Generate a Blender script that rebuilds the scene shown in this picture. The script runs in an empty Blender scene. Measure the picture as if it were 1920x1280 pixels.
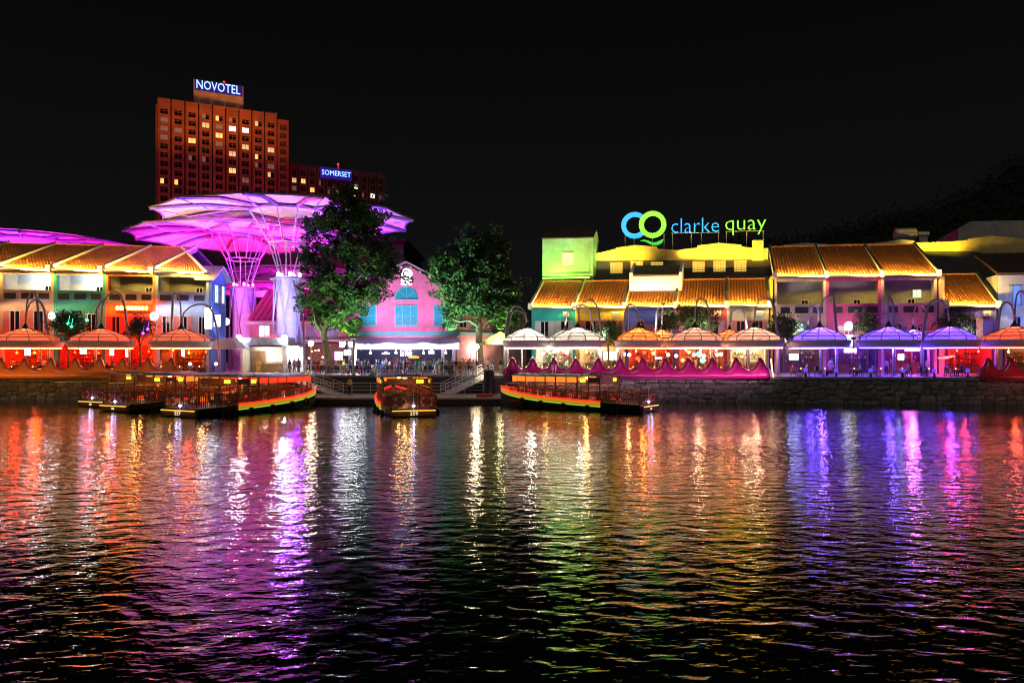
import bpy, bmesh, math, random
import numpy as np
from mathutils import Vector, Matrix

random.seed(11)
SC = bpy.context.scene
COL = SC.collection

# ------------------------------------------------------------------ camera
F, HZ, CAMZ = 1388.0, 665.0, 4.7          # focal length in photo pixels, horizon row, eye height over the river
cd = bpy.data.cameras.new('camera'); cam = bpy.data.objects.new('camera', cd); COL.objects.link(cam)
cam.location = (0, 0, CAMZ); cam.rotation_euler = (math.radians(90), 0, 0)
cd.sensor_width = 36.0; cd.lens = 36.0 * F / 1920.0
cd.shift_y = (HZ - 640.0) / 1920.0
cd.clip_start = 0.1; cd.clip_end = 3000
SC.camera = cam

# ------------------------------------------------------------------ night sky and its faint glow
W = bpy.data.worlds.new('World'); SC.world = W; W.use_nodes = True
nt = W.node_tree; bg = nt.nodes['Background']
tc = nt.nodes.new('ShaderNodeTexCoord'); sx = nt.nodes.new('ShaderNodeSeparateXYZ')
nt.links.new(tc.outputs['Generated'], sx.inputs[0])
rp = nt.nodes.new('ShaderNodeValToRGB'); nt.links.new(sx.outputs['Z'], rp.inputs[0])
rp.color_ramp.elements[0].position = 0.0; rp.color_ramp.elements[0].color = (0.0060, 0.0058, 0.0060, 1)
rp.color_ramp.elements[1].position = 0.45; rp.color_ramp.elements[1].color = (0.0016, 0.0016, 0.0019, 1)
nt.links.new(rp.outputs[0], bg.inputs['Color']); bg.inputs['Strength'].default_value = 1.0

sd = bpy.data.lights.new('city_glow_sun', 'SUN'); sd.energy = 0.20; sd.angle = math.radians(25); sd.color = (1.0, 0.93, 0.88)
sun = bpy.data.objects.new('city_glow_sun', sd); COL.objects.link(sun)
sun.rotation_euler = Vector((0.25, 0.9, -0.62)).to_track_quat('-Z', 'Y').to_euler()

SC.view_settings.view_transform = 'Standard'; SC.view_settings.look = 'None'
SC.view_settings.exposure = 0.15; SC.view_settings.gamma = 1.0
cy = SC.cycles
cy.use_denoising = True
try: cy.denoiser = 'OPENIMAGEDENOISE'
except Exception: pass
cy.max_bounces = 5; cy.diffuse_bounces = 2; cy.glossy_bounces = 3; cy.transmission_bounces = 3; cy.transparent_max_bounces = 6
cy.sample_clamp_indirect = 6.0
cy.caustics_reflective = False; cy.caustics_refractive = False
cy.use_light_tree = True
cy.filter_width = 1.1

# ------------------------------------------------------------------ helpers
def ax(px, Y): return (px - 960.0) / F * Y
def az(py, Y): return CAMZ + (HZ - py) / F * Y
def at(px, py, Y): return Vector((ax(px, Y), Y, az(py, Y)))

_mats = {}
def mat(name, col, rough=0.6, metal=0.0, var=0.25, scale=3.0, bump=0.0, bscale=None, emis=None, es=0.0, spec=0.4, sampling=True, coat=0.0):
    if name in _mats: return _mats[name]
    m = bpy.data.materials.new(name); m.use_nodes = True; n = m.node_tree; p = n.nodes['Principled BSDF']
    p.inputs['Roughness'].default_value = rough; p.inputs['Metallic'].default_value = metal
    p.inputs['Specular IOR Level'].default_value = spec
    p.inputs['Coat Weight'].default_value = coat
    c = (*col, 1)
    if var > 0:
        t = n.nodes.new('ShaderNodeTexCoord'); nz = n.nodes.new('ShaderNodeTexNoise')
        nz.inputs['Scale'].default_value = scale; nz.inputs['Detail'].default_value = 5; nz.inputs['Roughness'].default_value = 0.65
        n.links.new(t.outputs['Object'], nz.inputs['Vector'])
        r = n.nodes.new('ShaderNodeValToRGB'); n.links.new(nz.outputs['Fac'], r.inputs[0])
        lo = tuple(max(0, x * (1 - var)) for x in col); hi = tuple(min(1, x * (1 + var)) for x in col)
        r.color_ramp.elements[0].position = 0.32; r.color_ramp.elements[0].color = (*lo, 1)
        r.color_ramp.elements[1].position = 0.68; r.color_ramp.elements[1].color = (*hi, 1)
        n.links.new(r.outputs[0], p.inputs['Base Color'])
        if bump > 0:
            nb = n.nodes.new('ShaderNodeTexNoise'); nb.inputs['Scale'].default_value = bscale or scale * 4; nb.inputs['Detail'].default_value = 4
            n.links.new(t.outputs['Object'], nb.inputs['Vector'])
            b = n.nodes.new('ShaderNodeBump'); b.inputs['Strength'].default_value = bump; b.inputs['Distance'].default_value = 0.05
            n.links.new(nb.outputs['Fac'], b.inputs['Height']); n.links.new(b.outputs[0], p.inputs['Normal'])
    else:
        p.inputs['Base Color'].default_value = c
    if emis:
        p.inputs['Emission Color'].default_value = (*emis, 1); p.inputs['Emission Strength'].default_value = es
        if not sampling: m.cycles.emission_sampling = 'NONE'
    _mats[name] = m; return m

def glow(name, col, s, sampling=True):
    "a surface that gives off light: LED, lit sign, lamp glass"
    return mat(name, tuple(min(1, x) * 0.4 + 0.05 for x in col), 0.5, var=0, emis=col, es=s, sampling=sampling)

def fabric(name, col, trans=0.5):
    if name in _mats: return _mats[name]
    m = bpy.data.materials.new(name); m.use_nodes = True; n = m.node_tree
    n.nodes.remove(n.nodes['Principled BSDF']); out = n.nodes['Material Output']
    d = n.nodes.new('ShaderNodeBsdfDiffuse'); t = n.nodes.new('ShaderNodeBsdfTranslucent'); x = n.nodes.new('ShaderNodeMixShader')
    co = n.nodes.new('ShaderNodeTexCoord'); nz = n.nodes.new('ShaderNodeTexNoise'); nz.inputs['Scale'].default_value = 1.2; nz.inputs['Detail'].default_value = 4
    n.links.new(co.outputs['Object'], nz.inputs['Vector'])
    r = n.nodes.new('ShaderNodeValToRGB'); n.links.new(nz.outputs['Fac'], r.inputs[0])
    r.color_ramp.elements[0].color = (*[c * 0.82 for c in col], 1); r.color_ramp.elements[1].color = (*col, 1)
    r.color_ramp.elements[0].position = .3; r.color_ramp.elements[1].position = .65
    n.links.new(r.outputs[0], d.inputs[0]); n.links.new(r.outputs[0], t.inputs[0])
    x.inputs[0].default_value = trans
    n.links.new(d.outputs[0], x.inputs[1]); n.links.new(t.outputs[0], x.inputs[2]); n.links.new(x.outputs[0], out.inputs[0])
    _mats[name] = m; return m

WORLD = {}            # thing -> world translation of its origin
def org(o): return WORLD.get(o.name, Vector((0, 0, 0))) if o else Vector((0, 0, 0))

class MB:
    "collects shapes for one mesh object"
    def __init__(s, fn=None): s.v = []; s.f = []; s.fn = fn; s.mi = []
    def add(s, vs, fs, mi=0):
        k = len(s.v)
        if s.fn: vs = [s.fn(*q) for q in vs]
        s.v += [tuple(q) for q in vs]; s.f += [tuple(i + k for i in q) for q in fs]; s.mi += [mi] * len(fs)
        return s
    def box(s, x0, x1, y0, y1, z0, z1, mi=0):
        return s.add([(x0,y0,z0),(x1,y0,z0),(x1,y1,z0),(x0,y1,z0),(x0,y0,z1),(x1,y0,z1),(x1,y1,z1),(x0,y1,z1)],
                     [(0,3,2,1),(4,5,6,7),(0,1,5,4),(1,2,6,5),(2,3,7,6),(3,0,4,7)], mi)
    def quad(s, a, b, c, d, mi=0): return s.add([a, b, c, d], [(0,1,2,3)], mi)
    def tube(s, pts, r, n=6, closed=False, mi=0):
        if s.fn: pts = [s.fn(*p) for p in pts]
        pts = [Vector(p) for p in pts]; N = len(pts)
        rs = r if isinstance(r, (list, tuple)) else [r] * N
        vs = []; up = None
        for i, p in enumerate(pts):
            a = pts[i - 1] if (i or closed) else p; b = pts[(i + 1) % N] if (i < N - 1 or closed) else p
            t = (b - a)
            t = t.normalized() if t.length > 1e-9 else Vector((0, 0, 1))
            if up is None:
                up = Vector((0, 0, 1)) if abs(t.z) < 0.9 else Vector((1, 0, 0))
            e = t.cross(up); e = e.normalized() if e.length > 1e-6 else t.orthogonal().normalized()
            up = e.cross(t).normalized()
            for k in range(n):
                g = 2 * math.pi * k / n
                vs.append(p + (e * math.cos(g) + up * math.sin(g)) * rs[i])
        fs = []
        for i in range(N if closed else N - 1):
            for k in range(n):
                a, b = i * n + k, i * n + (k + 1) % n; j = (i + 1) % N
                fs.append((a, b, j * n + (k + 1) % n, j * n + k))
        if not closed:
            fs.append(tuple(range(n - 1, -1, -1))); fs.append(tuple((N - 1) * n + k for k in range(n)))
        fn, s.fn = s.fn, None; s.add(vs, fs, mi); s.fn = fn
        return s
    def bar(s, a, b, w, mi=0): return s.tube([a, b], w * 0.7071, 4, mi=mi)
    def lathe(s, prof, n=12, c=(0,0,0), a0=0.0, mi=0, sy=1.0):
        vs = []; fs = []
        for (r, z) in prof:
            for k in range(n):
                g = a0 + 2 * math.pi * k / n
                vs.append((c[0] + r * math.cos(g), c[1] + sy * r * math.sin(g), c[2] + z))
        for i in range(len(prof) - 1):
            for k in range(n):
                fs.append((i*n+k, i*n+(k+1)%n, (i+1)*n+(k+1)%n, (i+1)*n+k))
        return s.add(vs, fs, mi)
    def ball(s, c, r, n=10, m=6, mi=0, sz=1.0):
        return s.lathe([(max(1e-4, r * math.sin(math.pi * i / m)), -r * sz * math.cos(math.pi * i / m)) for i in range(m + 1)], n, c, mi=mi)
    def prism(s, poly, y0, y1, mi=0):
        "polygon in (x, z), counter-clockwise seen from -y, pushed from y0 to y1"
        n = len(poly)
        vs = [(x, y0, z) for x, z in poly] + [(x, y1, z) for x, z in poly]
        fs = [tuple(range(n)), tuple(range(2*n-1, n-1, -1))] + [((i+1) % n, i, n+i, n+(i+1) % n) for i in range(n)]
        return s.add(vs, fs, mi)
    def mesh(s, name, mats, smooth=False, off=Vector((0,0,0))):
        me = bpy.data.meshes.new(name)
        if off.length: me.from_pydata([(a-off.x, b-off.y, c-off.z) for a, b, c in s.v], [], s.f)
        else: me.from_pydata(s.v, [], s.f)
        for m in (mats if isinstance(mats, (list, tuple)) else [mats]): me.materials.append(m)
        if isinstance(mats, (list, tuple)) and len(mats) > 1: me.polygons.foreach_set('material_index', s.mi)
        if smooth: me.polygons.foreach_set('use_smooth', [True] * len(me.polygons))
        me.update(); return me
    def build(s, name, mats, parent=None, smooth=False, world=True, label=None):
        me = s.mesh(name, mats, smooth, org(parent) if world else Vector((0,0,0)))
        return link(name, me, parent, label)

def link(name, me, parent=None, label=None, loc=None, rotz=None):
    o = bpy.data.objects.new(name, me); COL.objects.link(o)
    if parent:
        o.parent = parent; WORLD[o.name] = org(parent)
    if loc is not None: o.location = loc
    if rotz is not None: o.rotation_euler = (0, 0, rotz)
    if label: o['label'] = label
    return o

def thing(name, label, cat, loc=(0,0,0), rotz=0.0, group=None, kind=None):
    o = bpy.data.objects.new(name, None); COL.objects.link(o); o.empty_display_size = 0.3
    o.location = loc; o.rotation_euler = (0, 0, rotz); o['label'] = label; o['category'] = cat
    if group: o['group'] = group
    if kind: o['kind'] = kind
    WORLD[o.name] = Vector(loc); return o

def tag(o, label, cat, group=None, kind=None):
    o['label'] = label; o['category'] = cat
    if group: o['group'] = group
    if kind: o['kind'] = kind
    return o

def light(kind, name, loc, target, power, col, parent=None, size=0.1, sy=None, spread=None, cone=60, blend=0.6, world=True):
    d = bpy.data.lights.new(name, kind); d.energy = power; d.color = col
    if kind == 'AREA':
        d.shape = 'RECTANGLE'; d.size = size; d.size_y = sy or 0.1
        if spread: d.spread = math.radians(spread)
    else:
        d.shadow_soft_size = size
        if kind == 'SPOT': d.spot_size = math.radians(cone); d.spot_blend = blend
    o = bpy.data.objects.new(name, d); COL.objects.link(o)
    loc = Vector(loc); o.location = loc - (org(parent) if (parent and world) else Vector((0,0,0)))
    if parent: o.parent = parent
    return o, loc

def aim(o, direction, xaxis=None):
    z = -Vector(direction).normalized()
    if xaxis is None:
        o.rotation_euler = Vector(direction).to_track_quat('-Z', 'Y').to_euler(); return
    x = Vector(xaxis).normalized(); y = z.cross(x).normalized(); x = y.cross(z).normalized()
    o.rotation_euler = Matrix(((x.x, y.x, z.x), (x.y, y.y, z.y), (x.z, y.z, z.z))).to_euler()

def strip_light(name, a, b, direction, power, col, parent, width=0.08, spread=None):
    "an LED strip lamp from a to b shining along direction"
    a, b = Vector(a), Vector(b)
    o, _ = light('AREA', name, (a + b) / 2, None, power, col, parent, (b - a).length, width, spread)
    aim(o, direction, b - a); return o
def point_light(name, loc, power, col, parent=None, size=0.12, world=True):
    return light('POINT', name, loc, None, power, col, parent, size, world=world)[0]
def spot_light(name, loc, target, power, col, parent=None, cone=60, blend=0.6, size=0.1):
    o, l = light('SPOT', name, loc, None, power, col, parent, size, cone=cone, blend=blend)
    aim(o, Vector(target) - l); return o

_tw = {}
def text_curve(s, size, ext=0.03, off=0.0, sx=1.0):
    c = bpy.data.curves.new('lettering', 'FONT'); c.body = s; c.size = size; c.extrude = ext; c.offset = off
    c.resolution_u = 2
    return c
def text_mesh(s, size, ext=0.03, off=0.0):
    k = (s, size, ext, off)
    if k not in _tw: _tw[k] = _text_mesh(s, size, ext, off)
    return _tw[k].copy()
def _text_mesh(s, size, ext=0.03, off=0.0):
    c = text_curve(s, size, ext, off)
    o = bpy.data.objects.new('tmp', c); COL.objects.link(o); bpy.context.view_layer.update()
    me = bpy.data.meshes.new_from_object(o.evaluated_get(bpy.context.evaluated_depsgraph_get()))
    bpy.data.objects.remove(o); bpy.data.curves.remove(c)
    return me
def extent(me):
    n = len(me.vertices); a = np.empty(n * 3); me.vertices.foreach_get('co', a); a = a.reshape(-1, 3)
    return a.min(0), a.max(0)
def letters(s, p0, udir, width, height, mats, parent, ext=0.06, off=0.0, single=False, name='letter', world=True):
    "raised letters starting at p0, running along udir, upright; width and height in metres; one part for each letter"
    u = Vector(udir).normalized(); n = u.cross(Vector((0, 0, 1))).normalized()
    full = text_mesh(s, 1.0, 0, off); lo, hi = extent(full)
    kx = width / (hi[0] - lo[0]); kz = height / (hi[1] - lo[1]); bpy.data.meshes.remove(full)
    p0 = Vector(p0) - (org(parent) if world else Vector((0,0,0)))
    chunks = [(0, s)] if single else [(i, ch) for i, ch in enumerate(s) if ch != ' ']
    for i, ch in chunks:
        me = text_mesh(ch, 1.0, ext, off)
        dx = 0.0
        if not single and i:
            a = text_mesh(s[:i + 1], 1.0, 0, off); b = text_mesh(ch, 1.0, 0, off)
            dx = extent(a)[1][0] - extent(b)[1][0]
            bpy.data.meshes.remove(a); bpy.data.meshes.remove(b)
        N = len(me.vertices); co = np.empty(N * 3); me.vertices.foreach_get('co', co); co = co.reshape(-1, 3)
        x = (co[:, 0] + dx - lo[0]) * kx; z = (co[:, 1] - lo[1]) * kz; y = co[:, 2]
        res = np.outer(x, np.array(u)) + np.outer(z, (0, 0, 1)) + np.outer(y, np.array(n)) + np.array(p0)
        me.vertices.foreach_set('co', res.ravel()); me.materials.clear()
        mm = mats[i % len(mats)] if isinstance(mats, list) else mats
        me.materials.append(mm); me.update(); me.name = name
        link(name, me, parent)

# lettering and human figures are evaluated first, while the scene is still empty
for s_, e_, o_ in (('NOVOTEL', .12, -.004), ('SOMERSET', .1, -.004), ('clarke', .12, -.018), ('quay', .12, -.018), ('Le Noir', .03, .006), ('CHATO', .05, .01)):
    text_mesh(s_, 1.0, 0, o_)
    for i_, ch_ in enumerate(s_):
        if ch_ != ' ': text_mesh(ch_, 1.0, e_, o_); text_mesh(ch_, 1.0, 0, o_); text_mesh(s_[:i_ + 1], 1.0, 0, o_)
for s_ in ('227', '259'): text_mesh(s_, .34, .01, .008)
def body(kind, seed=0):
    "one continuous skinned figure, then split into cloth and skin by region"
    J = {}
    E = []
    def j(n, p, r): J[n] = (Vector(p), r)
    sit = kind == 'sit'; hz = .50 if sit else .93
    j('pel', (0, 0, hz), (.155, .115)); j('wst', (0, 0, hz + .18), (.135, .10)); j('che', (0, -.01, hz + .40), (.165, .115)); j('sho', (0, 0, hz + .53), (.12, .08)); j('nek', (0, -.01, hz + .60), (.05, .05)); j('hd0', (0, -.02, hz + .66), (.065, .075)); j('hd1', (0, -.025, hz + .76), (.082, .098)); j('hd2', (0, -.015, hz + .84), (.06, .07))
    E += [('pel', 'wst'), ('wst', 'che'), ('che', 'sho'), ('sho', 'nek'), ('nek', 'hd0'), ('hd0', 'hd1'), ('hd1', 'hd2')]
    arms = {'stand': ((.27, .02, .95), (.29, -.06, .72)), 'walk': ((.25, .08, .97), (.27, -.10, .78)), 'phone': ((.25, .02, .97), (.10, -.26, 1.12)), 'hips': ((.34, .06, .98), (.20, -.06, .88)), 'sit': ((.25, -.05, hz + .24), (.14, -.32, hz + .20)), 'wave': ((.28, -.02, .98), (.22, -.16, 1.22))}
    for s, nm in ((-1, 'l'), (1, 'r')):
        el, ha = arms[kind] if (s > 0 or kind in ('stand', 'hips', 'sit', 'walk')) else arms['stand']
        sg = -1 if (kind == 'walk' and s < 0) else 1
        j('a' + nm, (s * .19, 0, hz + .50), (.058, .058)); j('e' + nm, (s * el[0], el[1] * sg, el[2]), (.045, .045)); j('h' + nm, (s * ha[0], ha[1] * sg, ha[2]), (.035, .035)); d = (Vector(ha) - Vector(el)).normalized() * .10
        j('f' + nm, (s * (ha[0] + d.x), (ha[1] + d.y) * sg, ha[2] + d.z), (.034, .022))
        E += [('sho', 'a' + nm), ('a' + nm, 'e' + nm), ('e' + nm, 'h' + nm), ('h' + nm, 'f' + nm)]
        if sit: j('k' + nm, (s * .13, -.42, .50), (.075, .075)); j('n' + nm, (s * .13, -.42, .09), (.045, .045)); j('t' + nm, (s * .13, -.58, .04), (.04, .035)); j('g' + nm, (s * .10, -.02, hz - .02), (.095, .095))
        elif kind == 'walk': j('g' + nm, (s * .095, 0, .84), (.095, .095)); j('k' + nm, (s * .10, -.12 if s > 0 else .08, .48), (.065, .065)); j('n' + nm, (s * .10, -.16 if s > 0 else .30, .10 if s > 0 else .16), (.04, .04)); j('t' + nm, (s * .11, -.30 if s > 0 else .20, .04 if s > 0 else .06), (.038, .032))
        else: j('g' + nm, (s * .095, 0, .84), (.095, .095)); j('k' + nm, (s * .105, -.01, .49), (.065, .065)); j('n' + nm, (s * .11, .02, .09), (.042, .042)); j('t' + nm, (s * .13, -.13, .035), (.04, .034))
        E += [('pel', 'g' + nm), ('g' + nm, 'k' + nm), ('k' + nm, 'n' + nm), ('n' + nm, 't' + nm)]
    names = list(J); idx = {n: i for i, n in enumerate(names)}
    me = bpy.data.meshes.new('person_src'); me.from_pydata([J[n][0] for n in names], [(idx[a], idx[b]) for a, b in E], [])
    o = bpy.data.objects.new('person_src', me); COL.objects.link(o); o.modifiers.new('Skin', 'SKIN'); ss = o.modifiers.new('Sub', 'SUBSURF'); ss.levels = 1; ss.render_levels = 1
    for i, n in enumerate(names): me.skin_vertices[0].data[i].radius = J[n][1]
    me.skin_vertices[0].data[0].use_root = True
    bpy.context.view_layer.update()
    out = bpy.data.meshes.new_from_object(o.evaluated_get(bpy.context.evaluated_depsgraph_get())); bpy.data.objects.remove(o); bpy.data.meshes.remove(me)
    out.name = 'person'; out.materials.clear()
    for _ in range(5): out.materials.append(None)
    handz = [J['hl'][0], J['hr'][0]]
    for p in out.polygons:
        c = p.center; p.use_smooth = True; m = 0
        if c.z > hz + .575:
            m = 2
            if c.z > hz + .80 or (c.y > .0 and c.z > hz + .63): m = 3
        elif min((c - J['h' + n][0]).length for n in 'lr') < .13 or min((c - J['e' + n][0]).length for n in 'lr') < .09: m = 2
        elif min((c - J['t' + n][0]).length for n in 'lr') < .15 and c.z < .16: m = 4
        elif sit and c.z < hz + .10 and c.y < -.08: m = 1
        elif c.z < hz + .07 and not (abs(c.x) > .19 and not sit): m = 1
        p.material_index = m
    return out
BODY = {k: body(k) for k in ('stand', 'walk', 'phone', 'hips', 'sit', 'wave')}

# ------------------------------------------------------------------ shared materials
CONC = mat('concrete', (0.30, 0.29, 0.28), 0.85, var=0.3, scale=0.8, bump=0.3)
DARK = mat('dark_metal', (0.03, 0.03, 0.035), 0.45, 0.3, var=0.2)
STEEL = mat('galvanised_steel', (0.68, 0.68, 0.74), 0.38, 0.35, var=0.15)
WHITEP = mat('white_paint', (0.75, 0.74, 0.72), 0.6, var=0.12, scale=1.5)
CREAM = mat('cream_render', (0.62, 0.56, 0.44), 0.8, var=0.15, scale=0.7, bump=0.15)
TILE = mat('terracotta_tiles', (0.58, 0.22, 0.05), 0.75, var=0.28, scale=3.4, bump=0.2)
TILED = mat('terracotta_shaded_channels', (0.31, 0.105, 0.03), 0.85, var=0.3, scale=2.2)  # darker tone paints the shade between the tile ribs
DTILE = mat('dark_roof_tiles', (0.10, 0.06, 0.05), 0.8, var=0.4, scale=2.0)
GLASSD = mat('dark_glass', (0.012, 0.014, 0.018), 0.12, var=0, spec=0.6)
SHUT = mat('grey_shutter', (0.55, 0.55, 0.58), 0.6, var=0.12)
COPE = mat('dark_coping', (0.09, 0.11, 0.12), 0.7, var=0.25)
LEDW = glow('led_warm', (1.0, 0.72, 0.25), 2.6, False)
BULB = glow('bulb_warm', (1.0, 0.78, 0.45), 9.0)
BULBW = glow('bulb_white', (0.9, 0.93, 1.0), 14.0)

# ------------------------------------------------------------------ river
def make_water():
    rng = np.random.default_rng(5)
    R, C = 560, 640
    t = np.linspace(0, 1, R)
    Y = 3.0 + 85.0 * (0.22 * t + 0.78 * t ** 1.9)
    s = np.linspace(-1, 1, C); s = np.sign(s) * np.abs(s) ** 1.15
    X = np.outer(22 + 0.92 * Y, s); YY = np.repeat(Y[:, None], C, 1)
    dY = np.gradient(Y)[:, None]; dX = (np.gradient(s)[None, :] * (22 + 0.92 * Y)[:, None])
    Z = np.zeros_like(X)
    for i in range(80):
        lam = 0.13 * (8.5 ** rng.random())
        ang = rng.normal(0, 0.62) + (0.22 if i % 3 else -0.35)     # crests run mostly across the view
        kx, ky = math.sin(ang) * 2 * math.pi / lam, math.cos(ang) * 2 * math.pi / lam
        amp = 0.0015 * lam ** 0.95
        fade = np.clip((lam / (3.0 * np.maximum(dY * abs(math.cos(ang)), dX * abs(math.sin(ang)))) - 0.5) * 1.5, 0, 1)
        ph = rng.random() * 6.28
        warp = 0.6 * np.sin(X * 0.11 + ph) + 0.6 * np.sin(YY * 0.13 + ph * 2)
        th = kx * X + ky * YY + ph + warp
        Z += amp * fade * (np.sin(th) + 0.25 * np.cos(2 * th))
    # calmer and choppier patches
    Z *= 0.75 + 0.45 * np.sin(X * 0.09 + 1.3 * np.sin(YY * 0.05)) * np.sin(YY * 0.12 + 0.8)
    co = np.stack([X, YY, Z], -1).reshape(-1, 3)
    idx = np.arange(R * C).reshape(R, C)
    q = np.stack([idx[:-1, :-1], idx[:-1, 1:], idx[1:, 1:], idx[1:, :-1]], -1).reshape(-1, 4)
    me = bpy.data.meshes.new('river_water')
    me.vertices.add(R * C); me.vertices.foreach_set('co', co.ravel())
    me.loops.add(q.size); me.loops.foreach_set('vertex_index', q.ravel())
    me.polygons.add(len(q)); me.polygons.foreach_set('loop_start', np.arange(0, q.size, 4))
    me.polygons.foreach_set('use_smooth', np.ones(len(q), bool)); me.update(); me.validate()
    m = bpy.data.materials.new('river_water'); m.use_nodes = True; n = m.node_tree; p = n.nodes['Principled BSDF']
    p.inputs['Base Color'].default_value = (0.004, 0.006, 0.005, 1); p.inputs['Roughness'].default_value = 0.045
    p.inputs['IOR'].default_value = 1.45; p.inputs['Specular IOR Level'].default_value = 0.5
    t = n.nodes.new('ShaderNodeTexCoord'); prev = None
    pm = n.nodes.new('ShaderNodeMapping'); pm.inputs['Scale'].default_value = (.05, .11, 1); pm.inputs['Rotation'].default_value = (0, 0, .3); n.links.new(t.outputs['Object'], pm.inputs[0])
    pn = n.nodes.new('ShaderNodeTexNoise'); pn.inputs['Scale'].default_value = 1.0; pn.inputs['Detail'].default_value = 3; n.links.new(pm.outputs[0], pn.inputs['Vector'])      # wind patches
    for (sx_, sy_, rot, dist, det) in ((1.15, 1.9, 0.22, 0.040, 1.5), (3.2, 6.4, -0.3, 0.0130, 1.5), (9.0, 16.0, 0.1, 0.0025, 1.0)):
        mp = n.nodes.new('ShaderNodeMapping'); mp.inputs['Scale'].default_value = (sx_, sy_, 1); mp.inputs['Rotation'].default_value = (0, 0, rot)
        n.links.new(t.outputs['Object'], mp.inputs[0])
        nz = n.nodes.new('ShaderNodeTexNoise'); nz.inputs['Scale'].default_value = 1.0; nz.inputs['Detail'].default_value = det
        nz.inputs['Roughness'].default_value = 0.5; nz.inputs['Distortion'].default_value = 0.6
        n.links.new(mp.outputs[0], nz.inputs['Vector'])
        b = n.nodes.new('ShaderNodeBump'); b.inputs['Strength'].default_value = 1.0; b.inputs['Distance'].default_value = dist
        mr = n.nodes.new('ShaderNodeMapRange'); mr.inputs[1].default_value = .32; mr.inputs[2].default_value = .68; mr.inputs[3].default_value = dist * .55; mr.inputs[4].default_value = dist * 1.5; n.links.new(pn.outputs['Fac'], mr.inputs[0]); n.links.new(mr.outputs[0], b.inputs['Distance'])
        n.links.new(nz.outputs['Fac'], b.inputs['Height'])
        if prev: n.links.new(prev.outputs[0], b.inputs['Normal'])
        prev = b
    n.links.new(prev.outputs[0], p.inputs['Normal'])
    me.materials.append(m)
    o = link('river_water', me); o['kind'] = 'structure'; o['label'] = 'dark rippled river mirroring the coloured lights'
make_water()
b = MB(); b.quad((-160, -40, -1.6), (160, -40, -1.6), (160, 100, -1.6), (-160, 100, -1.6))
o = b.build('river_bed', mat('river_mud', (0.02, 0.02, 0.015), 0.9)); o['kind'] = 'structure'

# ------------------------------------------------------------------ quay: ground, walls of rough stones
ZQ = 2.5
def yl(X): return 79.0 + 0.10 * (X + 45)        # front of the quay west of the plaza
def yr(X): return 76.9 - 0.13 * X               # front of the quay east of the plaza
PLZ = 79.4
front = [(-150, yl(-150)), (-28.5, yl(-28.5)), (-28.5, PLZ), (-2.2, PLZ), (-2.2, yr(-2.2)), (150, yr(150))]
b = MB(); n = len(front)
top = [(x, y, ZQ) for x, y in front] + [(600, 700, ZQ), (-600, 700, ZQ)]
b.add(top, [tuple(range(len(top)))])
o = b.build('promenade_ground', mat('promenade_paving', (0.24, 0.22, 0.20), 0.55, var=0.3, scale=0.6, bump=0.2)); o['kind'] = 'structure'

def stone_mesh(seed):
    r = random.Random(seed); b = MB(); w, h = 0.5, 0.5; d = 0.5
    fr = [(-w + r.uniform(0, .12), -h + r.uniform(0, .12)), (0 + r.uniform(-.1, .1), -h + r.uniform(0, .06)), (w - r.uniform(0, .12), -h + r.uniform(0, .12)), (w - r.uniform(0, .05), r.uniform(-.1, .1)),
          (w - r.uniform(0, .14), h - r.uniform(0, .12)), (r.uniform(-.1, .1), h - r.uniform(0, .05)), (-w + r.uniform(0, .12), h - r.uniform(0, .14)), (-w + r.uniform(0, .05), r.uniform(-.1, .1))]
    k = len(fr); vs = [(x, 0, z) for x, z in fr] + [(x * .8 + r.uniform(-.03, .03), -d * r.uniform(.6, 1), z * .78 + r.uniform(-.03, .03)) for x, z in fr] + [(r.uniform(-.15, .15), -d * 1.15, r.uniform(-.15, .15))]
    fs = [(i, (i + 1) % k, k + (i + 1) % k, k + i) for i in range(k)] + [(k + i, k + (i + 1) % k, 2 * k) for i in range(k)]
    return b.add(vs, fs)
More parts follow.
